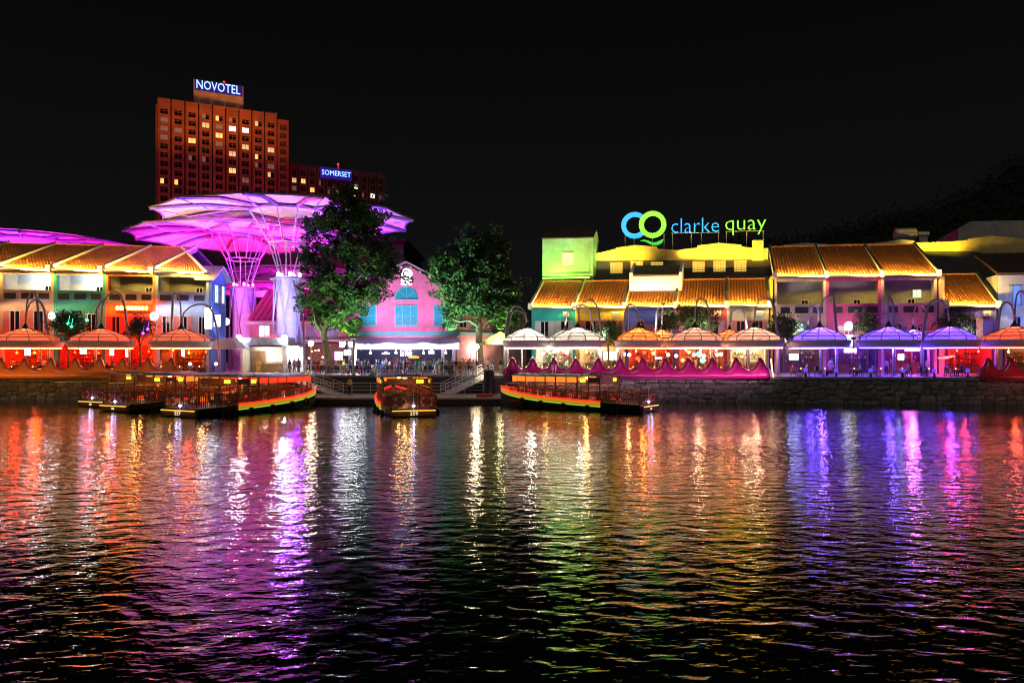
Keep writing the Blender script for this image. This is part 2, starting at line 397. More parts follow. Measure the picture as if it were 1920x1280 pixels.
def quay_wall(label, x0, x1, fy, rows, wstone, seed):
    r = random.Random(seed); t = thing('quay_wall', label, 'wall', ((x0 + x1) / 2, fy((x0 + x1) / 2), 0))
    b = MB(); b.quad((x0, fy(x0), -1.6), (x1, fy(x1), -1.6), (x1, fy(x1), ZQ - .002), (x0, fy(x0), ZQ - .002))
    b.build('wall_face', mat('quay_mortar', (0.10, 0.10, 0.095), 0.9, var=0.35, scale=1.5, bump=0.6), t)
    sm = [mat('quay_stone_%d' % i, c, 0.85, var=0.4, scale=3, bump=0.6) for i, c in enumerate([(.17,.17,.165), (.22,.22,.215), (.14,.145,.14), (.29,.28,.26), (.18,.17,.155)])]
    meshes = [stone_mesh(seed * 10 + i).mesh('stone', sm[i % 5]) for i in range(8)]
    u = Vector((1, (fy(1) - fy(0)), 0)).normalized(); ang = math.atan2(u.y, u.x)
    z = -0.25; h = (ZQ - 0.28 - z) / rows
    for k in range(rows):
        x = x0 + r.uniform(0, .8)
        while x < x1 - wstone:
            w = wstone * r.choice((.55, .7, .9, 1.1, 1.45)) * r.uniform(.9, 1.15); hh = h * r.uniform(.7, 1.5)
            o = link('stone', r.choice(meshes), t, loc=Vector((x + w / 2, fy(x + w / 2), min(ZQ - .3 - hh / 2, z + h * (k + .5) + r.uniform(-.14, .14)))) - org(t), rotz=ang)
            o.scale = (w * r.uniform(.94, 1.1), r.uniform(.08, .34), hh); o.rotation_euler[1] = r.uniform(-.22, .22); x += w * 1.02
    c = MB()
    c.add([(x0, fy(x0) - .12, ZQ - .26), (x1, fy(x1) - .12, ZQ - .26), (x1, fy(x1) + .5, ZQ - .26), (x0, fy(x0) + .5, ZQ - .26),
           (x0, fy(x0) - .12, ZQ + .03), (x1, fy(x1) - .12, ZQ + .03), (x1, fy(x1) + .5, ZQ + .03), (x0, fy(x0) + .5, ZQ + .03)],
          [(0,3,2,1),(4,5,6,7),(0,1,5,4),(1,2,6,5),(2,3,7,6),(3,0,4,7)])
    c.build('coping', mat('granite_coping', (.22, .22, .23), .7, var=.25, scale=1), t)
    return t
quay_wall('rough stone embankment wall below the magenta deck and violet-lit terrace', -2.2, 53, yr, 5, 1.02, 3)
quay_wall('shadowed stone embankment wall below the orange deck, behind moored boats', -72, -28.5, yl, 5, 0.9, 4)
t = thing('plaza_wall', 'dark concrete retaining wall behind the pontoon, under the plaza railing', 'wall', (-15, PLZ, 0))
b = MB(); b.quad((-28.5, PLZ, -1.6), (-2.2, PLZ, -1.6), (-2.2, PLZ, ZQ - .002), (-28.5, PLZ, ZQ - .002))
b.quad((-28.5, yl(-28.5), -1.6), (-28.5, PLZ, -1.6), (-28.5, PLZ, ZQ - .002), (-28.5, yl(-28.5), ZQ - .002))
b.quad((-2.2, PLZ, -1.6), (-2.2, yr(-2.2), -1.6), (-2.2, yr(-2.2), ZQ - .002), (-2.2, PLZ, ZQ - .002))
b.build('wall_face', mat('dark_concrete', (.07, .075, .08), .85, var=.35, scale=.8, bump=.4), t)
b = MB(); b.box(-28.5, -2.2, PLZ - .1, PLZ + .4, ZQ - .2, ZQ + .03); b.build('coping', CONC, t)
# ------------------------------------------------------------------ building kit
class Frame:
    "plan frame of a row of houses: u along the front, v into the depth (plots may be skewed)"
    def __init__(s, A, B, vang, px0):
        s.A, s.B = A, B
        k = (px0 - 960) / F; s.X0 = k * A / (1 + B * k); s.Y0 = A - B * s.X0
        q = math.hypot(1, B); s.ux, s.uy = 1 / q, -B / q
        s.vx, s.vy = math.sin(vang), math.cos(vang)
    def __call__(s, u, v, z): return (s.X0 + u * s.ux + v * s.vx, s.Y0 + u * s.uy + v * s.vy, z)
    def u(s, px, v=0.0):
        "u of the vertical line seen at photo column px in the plane v"
        k = (px - 960) / F
        ox, oy = s.X0 + v * s.vx, s.Y0 + v * s.vy
        return (k * oy - ox) / (s.ux - k * s.uy)
    def z(s, px, py, v=0.0):
        Y = s(s.u(px, v), v, 0)[1]; return az(py, Y)
    def U(s): return Vector((s.ux, s.uy, 0))
    def N(s): return Vector((s.uy, -s.ux, 0))      # towards the river

def roof_tiles(fn, u0, u1, v0, z0, v1, z1, pitch=0.35, ur1=None):
    b = MB(fn); nr = max(3, int((u1 - u0) / pitch)); L = math.hypot(v1 - v0, z1 - z0); nc = max(3, int(L / 0.5))
    us = []; hs = []
    for i in range(nr):
        for j, h in ((0, 0), (.12, .09), (.36, .13), (.6, .09), (.72, 0)):
            us.append(u0 + (u1 - u0) * (i + j) / nr); hs.append(h)
    us.append(u1); hs.append(0); M = len(us); vs = []; fs = []; rows = 0
    for c in range(nc):
        for t, up in ((c / nc, .05), ((c + 1) / nc, 0.0)):
            v = v0 + (v1 - v0) * t; z = z0 + (z1 - z0) * t
            g = 1 if ur1 is None else (1 - t) + t * (ur1 - u0) / (u1 - u0); vs += [(u0 + (us[i] - u0) * g, v, z + hs[i] + up) for i in range(M)]; rows += 1
    for r in range(rows - 1):
        fs += [(r*M+i, r*M+i+1, (r+1)*M+i+1, (r+1)*M+i) for i in range(M - 1)]
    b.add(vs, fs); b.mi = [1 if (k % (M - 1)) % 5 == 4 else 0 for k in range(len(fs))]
    return b

def slope_box(fn, u0, u1, v0, z0, v1, z1, below, above):
    "a bar that follows a roof slope"
    b = MB(fn)
    return b.add([(u0,v0,z0-below),(u1,v0,z0-below),(u1,v1,z1-below),(u0,v1,z1-below),(u0,v0,z0+above),(u1,v0,z0+above),(u1,v1,z1+above),(u0,v1,z1+above)],
                 [(0,3,2,1),(4,5,6,7),(0,1,5,4),(1,2,6,5),(2,3,7,6),(3,0,4,7)])

def window(fn, T, u0, u1, z0, z1, v, fm, pm, panes=2, rows=1, shutters=None, sw=None, arch=False, sill=True, name='window', ft=0.09, label=None):
    w = u1 - u0; b = MB(fn)
    for a, c in ((u0, u0 + ft), (u1 - ft, u1)): b.box(a, c, v - .10, v - .003, z0, z1)
    b.box(u0 + ft, u1 - ft, v - .10, v - .003, z0, z0 + ft); b.box(u0 + ft, u1 - ft, v - .10, v - .003, z1 - ft, z1)
    for i in range(1, panes):
        x = u0 + w * i / panes; b.box(x - .035, x + .035, v - .09, v - .004, z0 + ft, z1 - ft)
    for i in range(1, rows):
        zz = z0 + (z1 - z0) * i / rows; b.box(u0 + ft, u1 - ft, v - .085, v - .005, zz - .03, zz + .03)
    if arch:
        r = w / 2; um = (u0 + u1) / 2; pts = [(um + (r - .04) * math.cos(a), v - .06, z1 + (r - .04) * math.sin(a)) for a in [math.pi * k / 10 for k in range(11)]]
        b.tube(pts, .07, 4)
        for a in (math.pi / 4, math.pi / 2, 3 * math.pi / 4): b.tube([(um, v - .05, z1), (um + r * math.cos(a), v - .05, z1 + r * math.sin(a))], .03, 4)
    if sill: b.box(u0 - .08, u1 + .08, v - .18, v - .003, z0 - .1, z0 - .002)
    o = b.build(name, fm, T, label=label)
    p = MB(fn)
    for i in range(panes):
        a = u0 + ft + (w - 2 * ft) * i / panes; c = u0 + ft + (w - 2 * ft) * (i + 1) / panes
        q = MB(fn); q.quad((a, v - .03, z0 + ft), (c, v - .03, z0 + ft), (c, v - .03, z1 - ft), (a, v - .03, z1 - ft)); q.build('pane', pm, o)
    if arch:
        q = MB(fn); r = w / 2; um = (u0 + u1) / 2
        pts = [(um + r * math.cos(math.pi * k / 10), v - .03, z1 + r * math.sin(math.pi * k / 10)) for k in range(11)]
        q.add(pts, [tuple(range(11))]); q.build('pane', pm, o)
    if shutters:
        s_ = sw or w / 2
        for a, c in ((u0 - s_, u0 - .02), (u1 + .02, u1 + s_)):
            q = MB(fn); q.box(a, c, v - .07, v - .02, z0, z1)
            k = max(3, int((z1 - z0) / .28))
            for j in range(k):
                zz = z0 + (z1 - z0) * (j + .5) / k; q.box(a + .05, c - .05, v - .10, v - .071, zz - .06, zz + .05)
            q.build('shutter', shutters, o)
    return o

_bott = {}
def shop(fn, T, u0, u1, z0, z1, depth, wall, col, power, seed, counter=True, open_u=None):
    "an open shop bay on the ground floor with its lit room, counter, back shelves and pendant lamps"
    r = random.Random(seed); b = MB(fn)
    b.box(u0, u1, depth, depth + .15, z0, z1); b.box(u0 - .001, u0 + .12, .35, depth, z0, z1 - .12); b.box(u1 - .12, u1 + .001, .35, depth, z0, z1 - .12)
    b.box(u0, u1, .3, depth, z1 - .12, z1 - .003); b.build('room_wall', wall, T)
    if counter:
        c0, c1 = u0 + .5, u1 - r.uniform(.5, 1.6)
        b = MB(fn); b.box(c0, c1, depth * .55, depth * .55 + .6, z0, z0 + 1.02); b.box(c0 - .06, c1 + .06, depth * .55 - .08, depth * .55 + .68, z0 + 1.02, z0 + 1.08)
        b.build('counter', mat('bar_counter', (.16, .08, .04), .35, var=.3), T)
    sh = MB(fn); s0, s1 = u0 + .6, u1 - .6
    for k in range(3):
        zz = z0 + 1.25 + .48 * k; sh.box(s0, s1, depth - .35, depth - .004, zz, zz + .05)
    so = sh.build('shelf', mat('shelf_wood', (.22, .12, .06), .5, var=.3), T)
    bt = MB(fn)
    for k in range(3):
        u = s0 + .1
        while u < s1 - .1:
            if r.random() < .75:
                zz = z0 + 1.305 + .48 * k; h = r.uniform(.2, .34); w_ = r.uniform(.05, .09); bt.box(u - w_, u + w_, depth - .26, depth - .1, zz, zz + h, r.randrange(4))
            u += r.uniform(.16, .3)
    bt.build('bottles', [mat('bottle_amber', (.35, .12, .02), .2, var=0), mat('bottle_green', (.03, .18, .06), .2, var=0), mat('bottle_clear', (.6, .6, .55), .2, var=0), mat('bottle_red', (.4, .03, .03), .2, var=0)], so)['kind'] = 'stuff'
    n = max(2, int((u1 - u0) / 1.7))
    gm = glow('pendant_%s' % T.name, col, 16.0)
    for k in range(n):
        u = u0 + (u1 - u0) * (k + .5) / n + r.uniform(-.2, .2); v = r.uniform(.8, 1.6); zz = z1 - r.uniform(.5, .9)
        q = MB(fn); q.ball((u, v, zz), .13, 8, 5); q.tube([(u, v, zz + .12), (u, v, z1 - .122)], .012, 4); q.build('pendant_lamp', gm, T, smooth=True)
    point_light('room_light', fn((u0 + u1) / 2, depth * .42, z1 - .5), power * 3.2, col, T, .3)

ROOFLED = (1.0, 0.60, 0.10)
def tiled_roof(fn, T, u0, u1, ve, ze, vr, zr, power, led=True, back=None, m=None, ur1=None):
    power *= 9.5; full = u1
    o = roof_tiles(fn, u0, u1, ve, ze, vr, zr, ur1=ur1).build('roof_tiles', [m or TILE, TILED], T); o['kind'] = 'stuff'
    if ur1 is not None: u1 = ur1
    b = slope_box(fn, u0, u1, ve + .1, ze, vr, zr, .28, -.03); b.build('roof_deck', mat('roof_timber', (.12, .08, .05), .8), T)
    b = MB(fn); b.box(u0, u1, vr - .12, vr + .22, zr - .05, zr + .22); b.build('ridge_cap', m or TILE, T)
    vb, zb = (back or (vr + (vr - ve) * .8, zr - (zr - ze) * .8))
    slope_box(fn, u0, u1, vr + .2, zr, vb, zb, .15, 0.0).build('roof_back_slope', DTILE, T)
    u1 = full
    b = MB(fn); b.box(u0, u1, ve - .16, ve + .02, ze - .2, ze - .04); b.build('gutter', mat('gutter', (.35, .3, .28), .5, .2, var=.2), T)
    if led:
        b = MB(fn); b.box(u0 + .15, u1 - .15, ve - .12, ve - .04, ze - .02, ze + .05); b.build('led_strip', LEDW, T)
        d = Vector(fn(0, 1, 0)) - Vector(fn(0, 0, 0)); d = Vector((d.x, d.y, (zr - ze) / (vr - ve)))
        strip_light('roof_led', fn(u0 + .15, ve - .3, ze + .12), fn(u1 - .15, ve - .3, ze + .12), d + Vector((0, 0, -.02)), power * (u1 - u0), ROOFLED, T, .06)

def party_wall(fn, T, u, ve, ze, vr, zr, w=.32, up=.42, dark=True):
    b = slope_box(fn, u - w / 2, u + w / 2, ve - .05, ze, vr + .1, zr, .35, up); o = b.build('party_wall', mat('party_wall_render', (.72, .66, .52), .7, var=.15), T)
    slope_box(fn, u - w / 2 - .03, u + w * .25, ve + .5, ze + (zr - ze) * .06, vr + .1, zr, -up - .003, up + .05).build('coping', COPE, o)
    b = MB(fn); b.box(u - w / 2 - .08, u + w / 2 + .08, ve - .28, ve + .35, ze - .25, ze + up + .06); b.build('corbel', mat('party_wall_render', (.72, .66, .52)), o)
    return o

# ------------------------------------------------------------------ west row: four shophouses with verandas
LF = Frame(88 + 0.18 * 60.9, -0.18, math.radians(7.6), 0)
LFZ = dict(z1=6.3, zp0=11.0, zp1=12.35, ze=14.9, zr=19.0, vr=8.8)
def veranda_house(fr, label, px0, px1, zs, wall, parap, vback, lit, shopcol, shoppow, seed, vents, upper, group, roofp=30, end=None, ur1=None):
    u0, u1 = fr.u(px0), fr.u(px1); ze, zr, vr = zs['ze'], zs['zr'], zs['vr']
    T = thing('shophouse', label, 'shophouse', fr((u0 + u1) / 2, 0, ZQ), group=group)
    uu0, uu1 = u0 + .16, u1 - .16
    # piers and side walls
    b = MB(fr); b.box(u0 + .001, u0 + .32, -.05, .45, ZQ, ze - .25); b.box(u1 - .32, u1 - .001, -.05, .45, ZQ, ze - .25); b.build('pier', wall, T)
    b = MB(fr); b.box(u0, u0 + .2, .45, vr * 1.7, ZQ, ze - .3); b.box(u1 - .2, u1, .45, 3.4 if ur1 else vr * 1.7, ZQ, ze - .3); b.build('side_wall', CREAM, T)
    b = MB(fr); b.box(u0 + .32, u1 - .32, 0, .3, zs['z1'], zs['zp0']); b.build('front_wall', wall, T)
    b = MB(fr); b.box(u0 + .32, u1 - .32, -.06, .2, zs['zp0'], zs['zp1']); b.box(u0 + .32, u1 - .32, -.12, .26, zs['zp1'], zs['zp1'] + .1); b.box(u0 + .32, u1 - .32, -.10, -.061, zs['zp0'] - .08, zs['zp0'] + .1)
    pa = b.build('parapet', parap, T)
    for (a, c) in vents:
        q = MB(fr); va, vc = u0 + (u1 - u0) * a, u0 + (u1 - u0) * c; h0, h1 = zs['zp0'] + .38, zs['zp1'] - .25
        q.box(va, vc, -.085, -.063, h0, h1)
        vo = q.build('vent', mat('vent_dark', (.02, .025, .03), .6, var=0), pa)
    # veranda room
    b = MB(fr); b.box(u0 + .2, u1 - .2, 2.4, 2.55, zs['zp0'] - .2, ze); b.box(u0 + .2, u1 - .2, .3, 2.4, zs['zp0'] - .2, zs['zp0'] - .02); b.box(u0 + .2, u1 - .2, .1, 2.4, ze - .25, ze - .12)
    b.build('veranda_wall', vback, T)
    b = MB(fr); b.box(u0 + .32, u1 - .32, -.03, .2, ze - .6, ze - .25); b.build('lintel', wall if not lit else WHITEP, T)
    um = u0 + (u1 - u0) * .55
    window(fr, T, um, um + .9, zs['zp0'], zs['zp0'] + 2.2, 2.4, SHUT, GLASSD, 2, 1, sill=False, name='door')
    if lit:
        b = MB(fr); b.lathe([(.01, 0), (.28, -.02), (.28, -.1), (.01, -.14)], 10, ((u0 + u1) / 2 + .6, 1.3, ze - .25)); b.build('ceiling_lamp', glow('veranda_lamp', (.9, .95, 1), 12), T)
        point_light('veranda_light', fr((u0 + u1) / 2 + .6, 1.2, ze - .7), 230, (.72, .86, 1.0), T, .15)
    # first floor windows
    for (a, c, h0, h1, fm, pm, sh, arch) in upper:
        ua, uc = u0 + (u1 - u0) * a, u0 + (u1 - u0) * c
        window(fr, T, ua, uc, h0, h1, 0, fm, pm, 2, 1, sh, (uc - ua) * .55, arch)
    b = MB(fr); b.box(u0 + .32, u1 - .32, -.08, .3, zs['z1'] - .5, zs['z1']); b.build('shop_fascia', wall, T)
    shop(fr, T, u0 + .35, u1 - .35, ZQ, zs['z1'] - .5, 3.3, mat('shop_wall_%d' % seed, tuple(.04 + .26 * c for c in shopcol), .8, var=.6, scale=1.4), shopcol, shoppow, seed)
    tiled_roof(fr, T, uu0, uu1, -.75, ze, vr, zr, roofp, ur1=ur1)
    party_wall(fr, T, u0, -.75, ze, vr, zr)
    if end and ur1 is None: party_wall(fr, T, u1, -.75, ze, vr, zr)
    if ur1 is not None:
        b = MB(fr); b.tube([(u1, -.8, ze + .1), (ur1, vr, zr + .12)], .2, 6); b.build('hip_ridge', mat('party_wall_render', (.72, .66, .52)), T)
    return T, u0, u1
WARM = (1.0, .55, .16); ORNG = (1.0, .28, .03); REDL = (1.0, .04, .02); WHT = (1.0, .86, .66); BLUV = (.22, .08, 1.0)
PINKSH = mat('pink_shutter', (.58, .25, .2), .6, var=.15)
wl = lambda n, c: mat('render_' + n, c, .8, var=.24, scale=.55, bump=.2, bscale=5)
WG = 'veranda shophouses behind the orange deck'
V4 = [(.08, .30), (.40, .62), (.72, .92)]
up_pink = [(.18, .38, 7.3, 10.0, SHUT, GLASSD, PINKSH, False), (.62, .82, 7.3, 10.0, SHUT, GLASSD, PINKSH, False)]
veranda_house(LF, 'shophouse with cream front, outermost of its row past the picture edge', -98, 0, LFZ, CREAM, CREAM, WHITEP, True, (1.0, .025, .004), 130, 21, V4, up_pink, WG)
veranda_house(LF, 'shophouse with bright white veranda, mauve parapet and pink shutters', 0, 101, LFZ, wl('beige', (.5, .40, .28)), wl('mauve', (.42, .36, .44)), WHITEP, True, (1.0, .08, .008), 130, 22, V4, up_pink, WG)
veranda_house(LF, 'shophouse with bright white veranda over a teal parapet', 101, 198, LFZ, wl('teal_green', (.05, .34, .27)), wl('teal', (.04, .32, .36)), WHITEP, True, (1.0, .025, .004), 140, 23, V4, [(.12, .32, 7.3, 9.7, CREAM, GLASSD, None, False), (.62, .84, 7.3, 9.7, CREAM, GLASSD, None, False)], WG)
tO, u0, u1 = veranda_house(LF, 'shophouse with dark veranda and glowing orange sign over red shutters', 198, 292, LFZ, wl('orange', (.55, .22, .05)), wl('ochre', (.55, .46, .25)), wl('greyplaster', (.3, .31, .3)), False, (1.0, .03, .005), 140, 24, V4, [(.12, .30, 7.2, 9.4, mat('red_shutter', (.5, .05, .03), .6), GLASSD, mat('red_shutter', (.5, .05, .03)), False), (.55, .75, 7.2, 9.4, mat('red_shutter', (.5, .05, .03)), GLASSD, mat('red_shutter', (.5, .05, .03)), False)], WG)
tB, ub0, ub1 = veranda_house(LF, 'corner shophouse with dark veranda and blue gable end wall', 292, 392, LFZ, wl('bluegrey', (.3, .4, .5)), wl('blueparapet', (.24, .27, .5)), wl('greyplaster', (.3, .31, .3)), False, (1.0, .20, .02), 110, 25, V4, [(.12, .28, 7.1, 9.5, SHUT, GLASSD, PINKSH, False), (.44, .6, 7.1, 9.5, SHUT, GLASSD, PINKSH, False), (.8, .94, 7.1, 9.5, SHUT, GLASSD, None, False)], WG, end=True, ur1=LF.u(341, 8.8))
# blue gable end wall of the corner house
BLUEW = wl('blue', (.10, .20, .62))
b = MB(LF); e0 = ub1; DG = 3.5
poly = [(0, ZQ), (DG, ZQ), (DG, 14.3), (DG / 2, 15.7), (0, 14.3)]
n_ = len(poly); b.add([(e0, v, z) for v, z in poly] + [(e0 + .3, v, z) for v, z in poly], [(4, 3, 2, 1, 0), (5, 6, 7, 8, 9)] + [(i, (i + 1) % n_, n_ + (i + 1) % n_, n_ + i) for i in range(n_)])
b.build('gable_wall', BLUEW, tB)
for s_ in (0, 1):
    b = MB(LF); v0, v1 = (-.45, DG / 2) if s_ == 0 else (DG + .45, DG / 2)
    b.add([(e0 - 1.5, v0, 13.95), (e0 + .9, v0, 13.95), (e0 + .9, v1, 15.75), (e0 - 1.5, v1, 15.75), (e0 - 1.5, v0, 14.15), (e0 + .9, v0, 14.15), (e0 + .9, v1, 15.95), (e0 - 1.5, v1, 15.95)], [(0,3,2,1),(4,5,6,7),(0,1,5,4),(1,2,6,5),(2,3,7,6),(3,0,4,7)]); b.build('gable_roof', mat('verge', (.35, .3, .36), .6), tB)
endf = lambda u, v, z: LF(e0 + .3 - v, u, z)      # frame of the end wall
for (a, c, h0, h1) in ((.6, 1.5, 11.2, 13.5), (2.2, 3.0, 11.2, 13.5)):
    window(endf, tB, a, c, h0, h1, 0, mat('blue_frame', (.3, .4, .75), .5), glow('lit_pane_blue', (.75, .85, 1), 3.0, False), 2, 2, mat('blue_shutter', (.35, .4, .7), .6), .3)
spot_light('gable_light', LF(e0 + 6, -3, 5), LF(e0, 1.5, 11), 3200, (.25, .4, 1.0), tB, 75)
# lit sign over the orange house
b = MB(LF); b.box(u0 + 1.3, u0 + 5.3, -.3, -.08, 10.05, 10.75); b.build('sign_board', mat('sign_back', (.5, .16, .02), .5), tO)
_r = random.Random(3)
for k in range(9):
    q = MB(LF); uu = u0 + 1.55 + .41 * k; q.lathe([(.02, 0), (.13, .04), (.15, .25 + .1 * _r.random()), (.11, .42), (.02, .48)], 8, (uu, -.36, 10.16)); q.build('lit_letter', glow('neon_amber', (1.0, .55, .10), 16.0), tO, smooth=True)
strip_light('sign_light', LF(u0 + .6, -.9, 10.9), LF(u0 + 5.8, -.9, 10.9), Vector(LF(0, .6, 0)) - Vector(LF(0, 0, 1.2)), 900, (1.0, .035, .006), tO, .1)
strip_light('wall_light', LF(LF.u(101), -1.2, 10.9), LF(LF.u(198), -1.2, 10.9), Vector(LF(0, 1, 0)) - Vector(LF(0, 0, 1.4)), 60, (1.0, .75, .35), tO, .1)
strip_light('wall_light', LF(LF.u(296), -1.2, 10.9), LF(LF.u(388), -1.2, 10.9), Vector(LF(0, 1, 0)) - Vector(LF(0, 0, 1.4)), 120, (.8, .85, 1.0), tB, .1)
strip_light('wall_light', LF(LF.u(2), -1.2, 10.9), LF(LF.u(98), -1.2, 10.9), Vector(LF(0, 1, 0)) - Vector(LF(0, 0, 1.4)), 80, (1.0, .6, .35), tB, .1)

# ------------------------------------------------------------------ east row: five two-storey houses
RF = Frame(94.8, 0.14, math.radians(16.5), 997)
ZE2, ZR2, VR2 = 10.75, 14.45, 5.9
TEAL = wl('bright_teal', (.02, .38, .38)); YEL = wl('yellow', (.62, .46, .06)); BLU = wl('cobalt', (.05, .09, .48)); MAR = wl('maroon', (.30, .05, .08)); OLV = wl('olive', (.36, .33, .22))
bounds = [997, 1079, 1172, 1267, 1363, 1442]
walls = [TEAL, YEL, BLU, MAR, OLV]
labs = ['low shophouse with teal upper wall and grey shutters beside the tree', 'low shophouse with mustard yellow upper wall', 'low shophouse with cobalt blue upper wall, arched windows and white dormer',
        'low shophouse with maroon upper wall behind a bushy tree', 'low shophouse with olive upper wall, last before the tall veranda houses']
shopc = [WHT, (1.0, .72, .38), (1.0, .16, .05), (1.0, .3, .1), (1.0, .85, .5)]; shopp = [130, 150, 90, 100, 170]
GH = []
def low_house(fr, label, px0, px1, ze, zr, vr, wall, wins, sc, sp, seed, end=False, group=None, roofp=22, ve=-.7):
    u0, u1 = fr.u(px0), fr.u(px1)
    T = thing('shophouse', label, 'shophouse', fr((u0 + u1) / 2, 0, ZQ), group=group)
    b = MB(fr); b.box(u0 + .001, u0 + .3, -.08, .45, ZQ, ze - .25); b.box(u1 - .3, u1 - .001, -.08, .45, ZQ, ze - .25); b.build('pier', wall, T)
    b = MB(fr); b.box(u0, u0 + .2, .45, vr * 1.9, ZQ, ze - .3); b.box(u1 - .2, u1, .45, vr * 1.9, ZQ, ze - .3); b.build('side_wall', wall, T)
    b = MB(fr); b.box(u0 + .3, u1 - .3, 0, .3, 6.0, ze - .2); b.box(u0 + .3, u1 - .3, -.06, -.001, 5.9, 6.15); b.build('front_wall', wall, T)
    for (a, c, h0, h1, fm, pm, sh, arch) in wins:
        ua, uc = u0 + (u1 - u0) * a, u0 + (u1 - u0) * c
        window(fr, T, ua, uc, h0, h1, 0, fm, pm, 2, 1, sh, (uc - ua) * .62, arch)
    b = MB(fr); b.tube([(u0 + .42, -.1, ze - .25), (u0 + .42, -.1, 5.2)], .055, 6); b.build('downpipe', mat('pipe_grey', (.3, .3, .3), .6), T)
    b = MB(fr); b.box(u1 - 1.5, u1 - .7, -.42, -.05, ze - 1.25, ze - .65); b.lathe([(.02, 0), (.22, 0)], 10, (u1 - 1.1, -.43, ze - .95)); b.build('air_conditioner', mat('ac_white', (.5, .5, .48), .5), T)
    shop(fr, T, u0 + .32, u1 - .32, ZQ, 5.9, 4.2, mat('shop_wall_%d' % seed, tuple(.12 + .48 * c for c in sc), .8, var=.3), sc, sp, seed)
    tiled_roof(fr, T, u0 + .16, u1 - .16, ve, ze, vr, zr, roofp)
    party_wall(fr, T, u0, ve, ze, vr, zr)
    if end: party_wall(fr, T, u1, ve, ze, vr, zr)
    GH.append((T, u0, u1)); return T
RED_S = mat('brick_red_shutter', (.34, .10, .08), .6); PUR_S = mat('mauve_shutter', (.38, .2, .3), .6)
winsets = [[(.20, .40, 6.6, 9.0, SHUT, GLASSD, SHUT, False), (.66, .86, 6.6, 9.0, SHUT, GLASSD, SHUT, False)],
           [(.2, .42, 6.6, 9.0, RED_S, GLASSD, RED_S, False), (.62, .84, 6.6, 9.0, RED_S, GLASSD, RED_S, False)],
           [(.22, .40, 6.6, 8.5, PUR_S, GLASSD, PUR_S, True), (.64, .82, 6.6, 8.5, PUR_S, GLASSD, PUR_S, True)],
           [(.2, .42, 6.6, 8.9, PUR_S, GLASSD, PUR_S, False), (.62, .84, 6.6, 8.9, PUR_S, GLASSD, PUR_S, False)],
           [(.22, .44, 6.6, 8.9, RED_S, GLASSD, RED_S, False), (.66, .86, 6.6, 8.9, RED_S, GLASSD, RED_S, False)]]
for i in range(5):
    low_house(RF, labs[i], bounds[i], bounds[i + 1], ZE2, ZR2, VR2, walls[i], winsets[i], shopc[i], shopp[i], 40 + i, end=(i == 4), group='low shophouses behind the magenta deck')
# white dormer on the cobalt house
T3 = GH[2][0]; d0, d1 = RF.u(1184, 3.2), RF.u(1276, 3.2)
DORM = mat('dormer_white', (.78, .80, .84), .6, var=.08)
zd0 = RF.z(1230, 545, 3.2); zd1 = RF.z(1230, 517, 3.2); zd2 = RF.z(1230, 499, 6.5)
b = MB(RF); b.box(d0, d1, 3.0, 3.2, zd0 - .6, zd1); b.build('dormer_wall', DORM, T3)
slope_box(RF, d0 + .2, d1 - .2, 2.8, zd1, 6.4, zd2, .1, .12).build('dormer_roof', DTILE, T3)
for u in (d0, d1):
    slope_box(RF, u - .18, u + .18, 2.7, zd1 + .25, 6.6, zd2 + .35, 2.2, .12).build('dormer_cheek', DORM, T3)
strip_light('dormer_light', RF(d0 + .3, 2.2, zd0 - .2), RF(d1 - .3, 2.2, zd0 - .2), Vector(RF(0, .55, 1)) - Vector(RF(0, 0, 0)), 30, (.5, .75, 1.0), T3, .08)

# ------------------------------------------------------------------ tall east veranda houses
ZS3 = dict(z1=7.6, zp0=9.35, zp1=10.75, ze=14.2, zr=19.3, vr=11.4)
EG = 'tall veranda shophouses behind the violet terrace'
V3 = [(.12, .30), (.40, .66), (.74, .94)]
BSH = mat('sky_blue_shutter', (.10, .3, .68), .6); GREYP = wl('greyplaster', (.3, .31, .3))
LITB = glow('lit_pane_cool', (.55, .8, 1.0), 1.6, False)
veranda_house(RF, 'tall shophouse with cream front and a blue arched window', 1452, 1549, ZS3, wl('warmcream', (.52, .42, .32)), wl('warmcream', (.52, .42, .32)), GREYP, False, (.9, .6, .3), 40, 51, V3, [(.42, .58, 5.9, 8.2, BSH, LITB, BSH, True)], EG, 24)
tM, um0, um1 = veranda_house(RF, 'tall shophouse with raspberry pink front and a white fanlight window', 1549, 1652, ZS3, wl('raspberry', (.42, .08, .20)), wl('raspberry', (.42, .08, .20)), GREYP, False, (.45, .2, 1.0), 60, 52, V3, [(.32, .50, 5.6, 8.2, WHITEP, LITB, SHUT, True)], EG, 24)
tV, uv0, uv1 = veranda_house(RF, 'tall shophouse with pale mauve front and a lit veranda door', 1652, 1757, ZS3, wl('palemauve', (.46, .38, .42)), wl('palemauve', (.46, .38, .42)), GREYP, False, (.5, .12, .8), 60, 53, V3, [(.22, .38, 5.9, 8.0, SHUT, GLASSD, BSH, True), (.64, .78, 5.9, 8.0, SHUT, GLASSD, BSH, True)], EG, 24, end=True)
window(RF, tV, uv0 + 4.0, uv0 + 5.1, 11.6, 12.7, 2.4, SHUT, glow('lit_pane_green', (.6, .8, .6), 1.2, False), 2, 1, sill=False)
# side pier and downpipe between the two heights
b = MB(RF); b.box(uv1 + .18, uv1 + .75, -.3, 6, ZQ, 14.0); b.build('end_pier', wl('warmcream', (.52, .42, .32)), tV)
b = MB(RF); uL = RF.u(1442); uR = RF.u(1452); b.box(uL + .18, uR - .18, -.12, 9, ZQ, 14.3); b.build('end_pier', YEL, GH[4][0])
spot_light('pier_light', RF(uL - 1, -2.6, 9.5), RF(uR, 0, 12.5), 500, (1.0, .8, .3), GH[4][0], 50)
